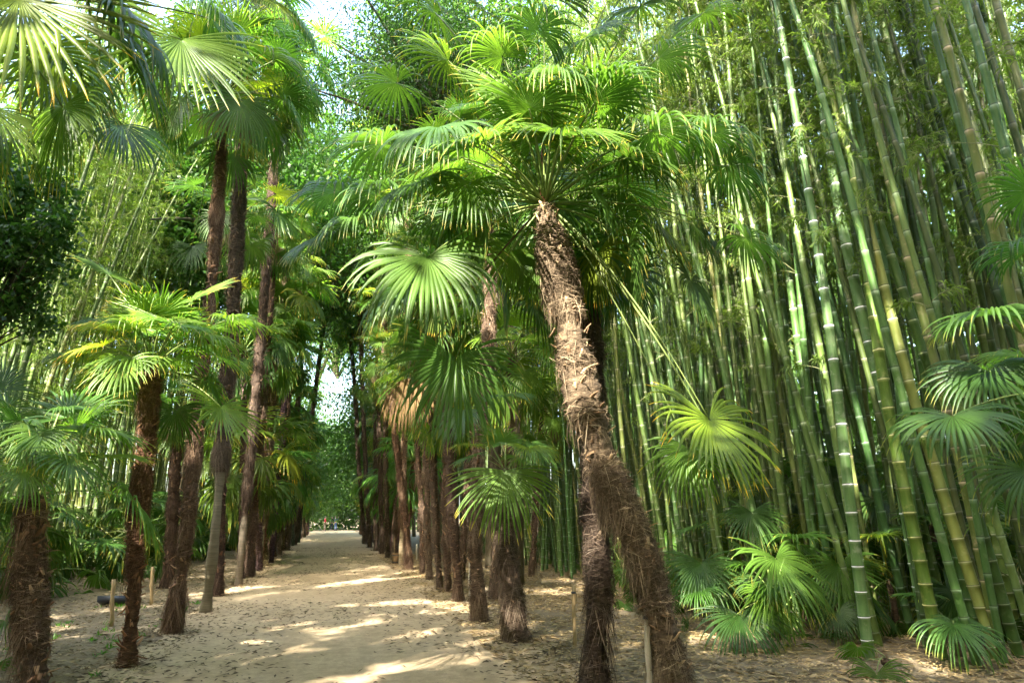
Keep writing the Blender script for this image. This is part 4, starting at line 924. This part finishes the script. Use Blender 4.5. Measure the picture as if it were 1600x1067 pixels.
tag(obj('path', mesh('path', V, Q, V[:, :2], [M_PATH], smooth=True)), kind='structure')

def litter(name, n, seed, xr, yr, L, W, label, z0=.006, tones=(.2, 1.0), colr=(1, 1, 1), path=False, cat='leaf litter'):
    r_ = np.random.default_rng(seed); a = Acc()
    yy = yr[0] + (yr[1] - yr[0]) * r_.random(n) ** 1.9; xx = r_.uniform(*xr, n)
    keep = fbm(np.stack([xx * .8, yy * .5, 0 * xx], -1), 2) + r_.normal(0, .35, n) > (-.1 if path else -.5); xx, yy = xx[keep], yy[keep]; n = len(xx)
    zz = z0 + (0 if path else .02) * fbm(np.stack([xx * .9, yy * .9, 0 * xx], -1), 2) + r_.random(n) * .012
    az = r_.random(n) * 6.283; d = np.stack([np.cos(az), np.sin(az), r_.normal(0, .12, n)], -1); s = np.stack([-np.sin(az), np.cos(az), r_.normal(0, .3, n)], -1)
    L_ = (L * r_.uniform(.4, 1.3, n))[:, None]; W_ = (W * r_.uniform(.5, 1.5, n))[:, None]; p = np.stack([xx, yy, zz], -1)
    mid = p + np.stack([0 * az, 0 * az, r_.random(n) * .008], -1)
    V = np.stack([p - d * L_ / 2, mid - s * W_ / 2, p + d * L_ / 2, mid + s * W_ / 2], 1).reshape(-1, 3)
    t = r_.uniform(*tones, n); U = np.repeat(np.stack([t, t], -1), 4, 0)
    a.add(V, np.arange(n * 4).reshape(-1, 4), U); return tag(obj(name, a.mesh(name, [M_LITTER]), color=colr), label, cat, kind='stuff')
litter('leaf_litter', 85000, 1, (1.95, 9.5), (2.5, 32), .12, .020, 'straw-coloured dry bamboo leaves under the right grove', .012, (.35, 1), (1.1, 1.05, .9))
litter('leaf_litter', 42000, 2, (-8.5, -1.75), (4, 34), .09, .022, 'grey-brown dry leaves on the soil left of the path', .012, (.0, 1), (.8, .8, .75))
litter('path_debris', 15000, 3, (-2.4, 3.0), (3, 40), .10, .020, 'dark twigs and leaf scraps strewn on the sandy path', .036, (0, .22), (.7, .65, .6), True, 'debris')
a = Acc(); r_ = np.random.default_rng(31)         # scraps of fibre and leaf gathered round every palm foot
for bx, by in BASES:
    if by > 45: continue
    m = 90; an = r_.random(m) * 6.283; rr = .08 + np.abs(r_.normal(0, .22, m)); p = np.stack([bx + rr * np.cos(an), by + rr * np.sin(an), .03 + .05 * np.exp(-rr / .12) + r_.random(m) * .02], -1)
    az = r_.random(m) * 6.283; d = np.stack([np.cos(az), np.sin(az), r_.normal(0, .3, m)], -1) * r_.uniform(.02, .07, (m, 1)); q = np.stack([-np.sin(az), np.cos(az), r_.normal(0, .3, m)], -1) * r_.uniform(.004, .012, (m, 1))
    t = np.repeat(r_.uniform(0, .8, m), 4); a.add(np.stack([p - d, p - q, p + d, p + q], 1).reshape(-1, 3), np.arange(m * 4).reshape(-1, 4), np.stack([t, t], -1))
tag(obj('fibre_litter', a.mesh('fibre_litter', [M_LITTER]), color=(.75, .68, .6)), 'brown fibre scraps gathered round the feet of the palms', 'debris', kind='stuff')
# small weeds on the left verge
a = Acc(); r_ = np.random.default_rng(8)
for q in range(70):
    c = np.array([r_.uniform(-4.6, -2.2), r_.uniform(7, 15), .01]); m = int(r_.integers(4, 12)); leaves_at(np.repeat(c[None], m, 0) + r_.normal(0, .03, (m, 3)) * [1, 1, 0], r_.normal(0, .6, (m, 3)) + [0, 0, 1], .09, .02, q, a, 0, .6)
tag(obj('weeds', a.mesh('weeds', [M_TLEAF]), color=(1.3, 1.6, .8)), 'small green weeds scattered over the left verge', 'weeds', kind='stuff')

# ------------------------------------------------------------------ stakes, barrel, tray
def stake(bx, by, ty, wpx, label, mat, tie=False, lean=0):
    b = G(bx, by); d = depth_of(b); t = P(bx + lean, ty, d); r = wpx * d / 1120 / 2
    root = empty('stake', b, label, 'stake', 'garden stakes beside the palms')
    h = t - b; pts = [h * f + Vector((.006 * math.sin(f * 9), .004 * math.cos(f * 7), 0)) for f in np.linspace(-.05, 1, 9)]
    tv, tq, tu = tube([tuple(p) for p in pts], r * (1 + .12 * np.sin(np.arange(9) * 2.1)), 10); obj('post', mesh('post', tv, tq, tu, [mat], smooth=True), root)
    if tie:
        p = h * .86; tv, tq, tu = tube([tuple(p + Vector((0, 0, -.014))), tuple(p + Vector((0, 0, .014)))], r * 1.25, 12); obj('tie', mesh('tie', tv, tq, tu, [M_TRAY], smooth=True), root)
stake(174, 976, 905, 6, 'yellow wooden stake in front of the black trough', M_WOOD, lean=3)
stake(236, 942, 885, 5, 'yellow wooden stake between the slender palm and the skirted palm', M_WOOD, lean=2)
stake(1015, 1085, 945, 9, 'pale cane stake with a black tie at the foot of the big leaning palm', M_PALEW, True, -5)
stake(898, 1008, 912, 6, 'brown cane stake left of the shadow-darkened palm', M_WOOD, True, -2)
stake(734, 932, 874, 4, 'pale thin stake between two palms of the right row', M_PALEW)
stake(651, 874, 850, 3, 'short distant pale stake right of the splayed palm foot', M_PALEW)
stake(349, 892, 860, 3, 'thin distant stake behind the left row', M_WOOD)
bb = G(619, 881); d = depth_of(bb); rt = empty('barrel', bb, 'round wooden barrel planter standing between palms of the right row', 'barrel')
th = np.linspace(0, 2 * np.pi, 24, endpoint=False); A_ = Acc(); rr = 13.5 * d / 1120 / 2; hh = 17 * d / 1120
for k in range(24):
    p0, p1 = th[k] + .012, th[k] + 2 * np.pi / 24 - .012; V = []
    for z, m in ((0, .94), (hh * .5, 1.0), (hh, .96)):
        for rad in (rr * m, rr * m - .02):
            for a_ in (p0, p1): V.append((rad * math.cos(a_), rad * math.sin(a_), z))
    Q = []
    for o in (0, 4): Q += [[o, o + 1, o + 5, o + 4], [o + 3, o + 2, o + 6, o + 7], [o + 1, o + 3, o + 7, o + 5], [o + 2, o, o + 4, o + 6]]
    Q += [[8, 9, 11, 10]]; A_.add(V, Q)
obj('staves', A_.mesh('staves', [M_WOOD]), rt, color=(.5, .42, .35))
for z in (hh * .2, hh * .78):
    tv, tq, tu = tube([(0, 0, z - .015), (0, 0, z + .015)], rr * 1.01, 24, cap=False); obj('hoop', mesh('hoop', tv, tq, tu, [M_TRAY], smooth=True), rt)
tv, tq, tu = tube([(0, 0, hh * .8), (0, 0, hh * .86)], rr * .92, 24); obj('soil', mesh('soil', tv, tq, tu, [M_SOIL]), rt)
for k in (-1, 1):
    tv, tq, tu = tube([(k * .08, 0, hh * .8), (k * .1, .02, hh * 2.3)], .008, 6); obj('cane', mesh('cane', tv, tq, tu, [M_WOOD], smooth=True), rt)
# black trough: open tray with walls
tb = G(178, 944); d = depth_of(tb); Lh, Wd, Ht = 46 * d / 1120 / 2, .13, 8.5 * d / 1120
V = []; 
for sx, sy_, z in [(-1, -1, 0), (1, -1, 0), (1, 1, 0), (-1, 1, 0)]: V.append((sx * Lh * .95, sy_ * Wd * .85, .0))
for sx, sy_ in [(-1, -1), (1, -1), (1, 1), (-1, 1)]: V.append((sx * Lh, sy_ * Wd, Ht))
for sx, sy_ in [(-1, -1), (1, -1), (1, 1), (-1, 1)]: V.append((sx * (Lh - .012), sy_ * (Wd - .012), Ht))
for sx, sy_ in [(-1, -1), (1, -1), (1, 1), (-1, 1)]: V.append((sx * (Lh * .95 - .012), sy_ * (Wd * .85 - .012), .012))
Q = [[3, 2, 1, 0], [12, 13, 14, 15]]
for o, p in ((0, 4), (4, 8), (8, 12)):
    for j in range(4): Q.append([o + j, o + (j + 1) % 4, p + (j + 1) % 4, p + j])
tr = obj('trough', mesh('trough', V, Q, None, [M_TRAY]), None, (tb.x, tb.y, .02), -.42); tr.rotation_euler = (R(-22), 0, -YAW + .12)
tag(tr, 'black plastic trough lying on the soil behind the left row', 'trough')

# ------------------------------------------------------------------ walkers
def cloth(name, c, rough=.8):
    k = NT(name); tc = k.n('ShaderNodeTexCoord'); col = k.ramp(k.noise(14, 3, tc.outputs['Object']), [(.3, tuple(v * .75 for v in c)), (.7, c)])
    b = k.n('ShaderNodeBsdfPrincipled'); k.l(col, b.inputs['Base Color']); b.inputs['Roughness'].default_value = rough; k.l(b.outputs[0], k.out.inputs[0]); return k.m
SKIN = cloth('skin', (.5, .3, .22), .5)
def skin_obj(name, verts, edges, radii, mat, root, sub=1, root_v=0):
    me = bpy.data.meshes.new(name); me.from_pydata(verts, edges, []); me.materials.append(mat)
    o = obj(name, me, root); m = o.modifiers.new('skin', 'SKIN'); sk = me.skin_vertices[0].data
    for i, r in enumerate(radii): sk[i].radius = (r, r) if not isinstance(r, tuple) else r
    sk[root_v].use_root = True; m.use_smooth_shade = True; s = o.modifiers.new('sub', 'SUBSURF'); s.levels = s.render_levels = sub; return o
def person(loc, face, label, top, legs, hair, arms, legsp=(.0, .1)):
    root = empty('person', loc, label, 'person', rz=face)
    a, b = legsp
    J = {'pel': (0, 0, .95), 'wai': (0, .01, 1.1), 'che': (0, 0, 1.34), 'nec': (0, .01, 1.50), 'hea': (0, .03, 1.6), 'cro': (0, .03, 1.72)}
    vs = list(J.values()); rd = [.13, .12, (.17, .11), .055, .085, .06]; es = [(0, 1), (1, 2), (2, 3), (3, 4), (4, 5)]
    def chain(st, pts, rr):
        k = st
        for p, r in zip(pts, rr): vs.append(p); rd.append(r); es.append((k, len(vs) - 1)); k = len(vs) - 1
    for s, off in ((-1, a), (1, b)):
        chain(0, [(s * .1, 0, .86), (s * .11, off * .6 + .03, .48), (s * .11, off, .09), (s * .12, off + .13, .04)], [.09, .06, .042, .038])
    hands = []
    for s, (el, ha) in zip((-1, 1), arms):
        e = (s * el[0], el[1], el[2]); h = (s * ha[0], ha[1], ha[2]); chain(2, [(s * .19, 0, 1.40), e, h], [.06, .045, .03])
        hands.append((e, h))
        ev = Vector(h) - Vector(e); ev.normalize(); 
        k = len(vs) - 1; palm_ = tuple(Vector(h) + ev * .06); vs.append(palm_); rd.append(.03); es.append((k, len(vs) - 1)); k = len(vs) - 1
        sd = ev.orthogonal().normalized()
        for q in range(4): vs.append(tuple(Vector(palm_) + ev * (.075 - abs(q - 1.5) * .008) + sd * (q - 1.5) * .02)); rd.append(.009); es.append((k, len(vs) - 1))
        vs.append(tuple(Vector(h) + ev * .05 + sd * .05)); rd.append(.01); es.append((k, len(vs) - 1))
    skin_obj('body', vs, es, rd, SKIN, root)
    # head: face with nose and ears on the body's head
    tv = [(0, -.0, .93), (0, .01, 1.1), (0, 0, 1.34), (0, 0, 1.47)]; te = [(0, 1), (1, 2), (2, 3)]; trd = [.155, .145, (.2, .135), .075]
    for s, (el, ha) in zip((-1, 1), arms):
        k = len(tv); tv += [(s * .19, 0, 1.41), (s * el[0], el[1], el[2]), tuple(Vector((s * el[0], el[1], el[2])).lerp(Vector((s * ha[0], ha[1], ha[2])), .92))]
        te += [(2, k), (k, k + 1), (k + 1, k + 2)]; trd += [.075, .06, .048]
    skin_obj('jacket', tv, te, trd, top, root)
    lv = [(0, 0, .97)]; le = []; lr = [.15]
    for s, off in ((-1, a), (1, b)):
        k = len(lv); lv += [(s * .1, 0, .86), (s * .11, off * .6 + .03, .48), (s * .11, off, .11)]; le += [(0, k), (k, k + 1), (k + 1, k + 2)]; lr += [.1, .075, .062]
    skin_obj('trousers', lv, le, lr, legs, root)
    skin_obj('hair', [(0, -.01, 1.62), (0, .0, 1.71), (0, .03, 1.745)], [(0, 1), (1, 2)], [.08, .095, .07], hair, root)
    for s, off in ((-1, a), (1, b)): skin_obj('shoe', [(s * .11, off - .03, .045), (s * .12, off + .16, .035)], [(0, 1)], [.05, .042], M_TRAY, root)
    return root
p1 = G(507, 829.5); p2 = G(523, 829); p3 = G(518, 820.5)
DN = [((.25, -.03, 1.14), (.24, .08, .92)), ((.25, -.02, 1.14), (.23, .1, .93))]
person((p1.x, p1.y, .02), R(-80), 'person in a red jacket and khaki trousers standing in the path', cloth('red_cloth', (.45, .03, .045)), cloth('khaki', (.26, .2, .13)), cloth('grey_hair', (.4, .38, .36)), DN, (.05, -.05))
person((p2.x, p2.y, .02), R(-60), 'person in a navy top and blue jeans raising both hands to take a picture', cloth('navy', (.05, .08, .16)), cloth('denim', (.10, .18, .36)), cloth('dark_hair', (.25, .23, .22)),
       [((.24, .18, 1.32), (.08, .32, 1.58)), ((.24, .18, 1.32), (.08, .32, 1.58))], (.0, .1))
person((p3.x, min(p3.y, 95), .02), R(180), 'small person in a dark open jacket over red, walking behind the other two', cloth('black_cloth', (.03, .03, .045)), cloth('black_jeans', (.04, .05, .09)), cloth('brown_hair', (.12, .07, .04)), DN, (-.15, .15))
print('bamboo', nb, 'objects', len(bpy.data.objects))
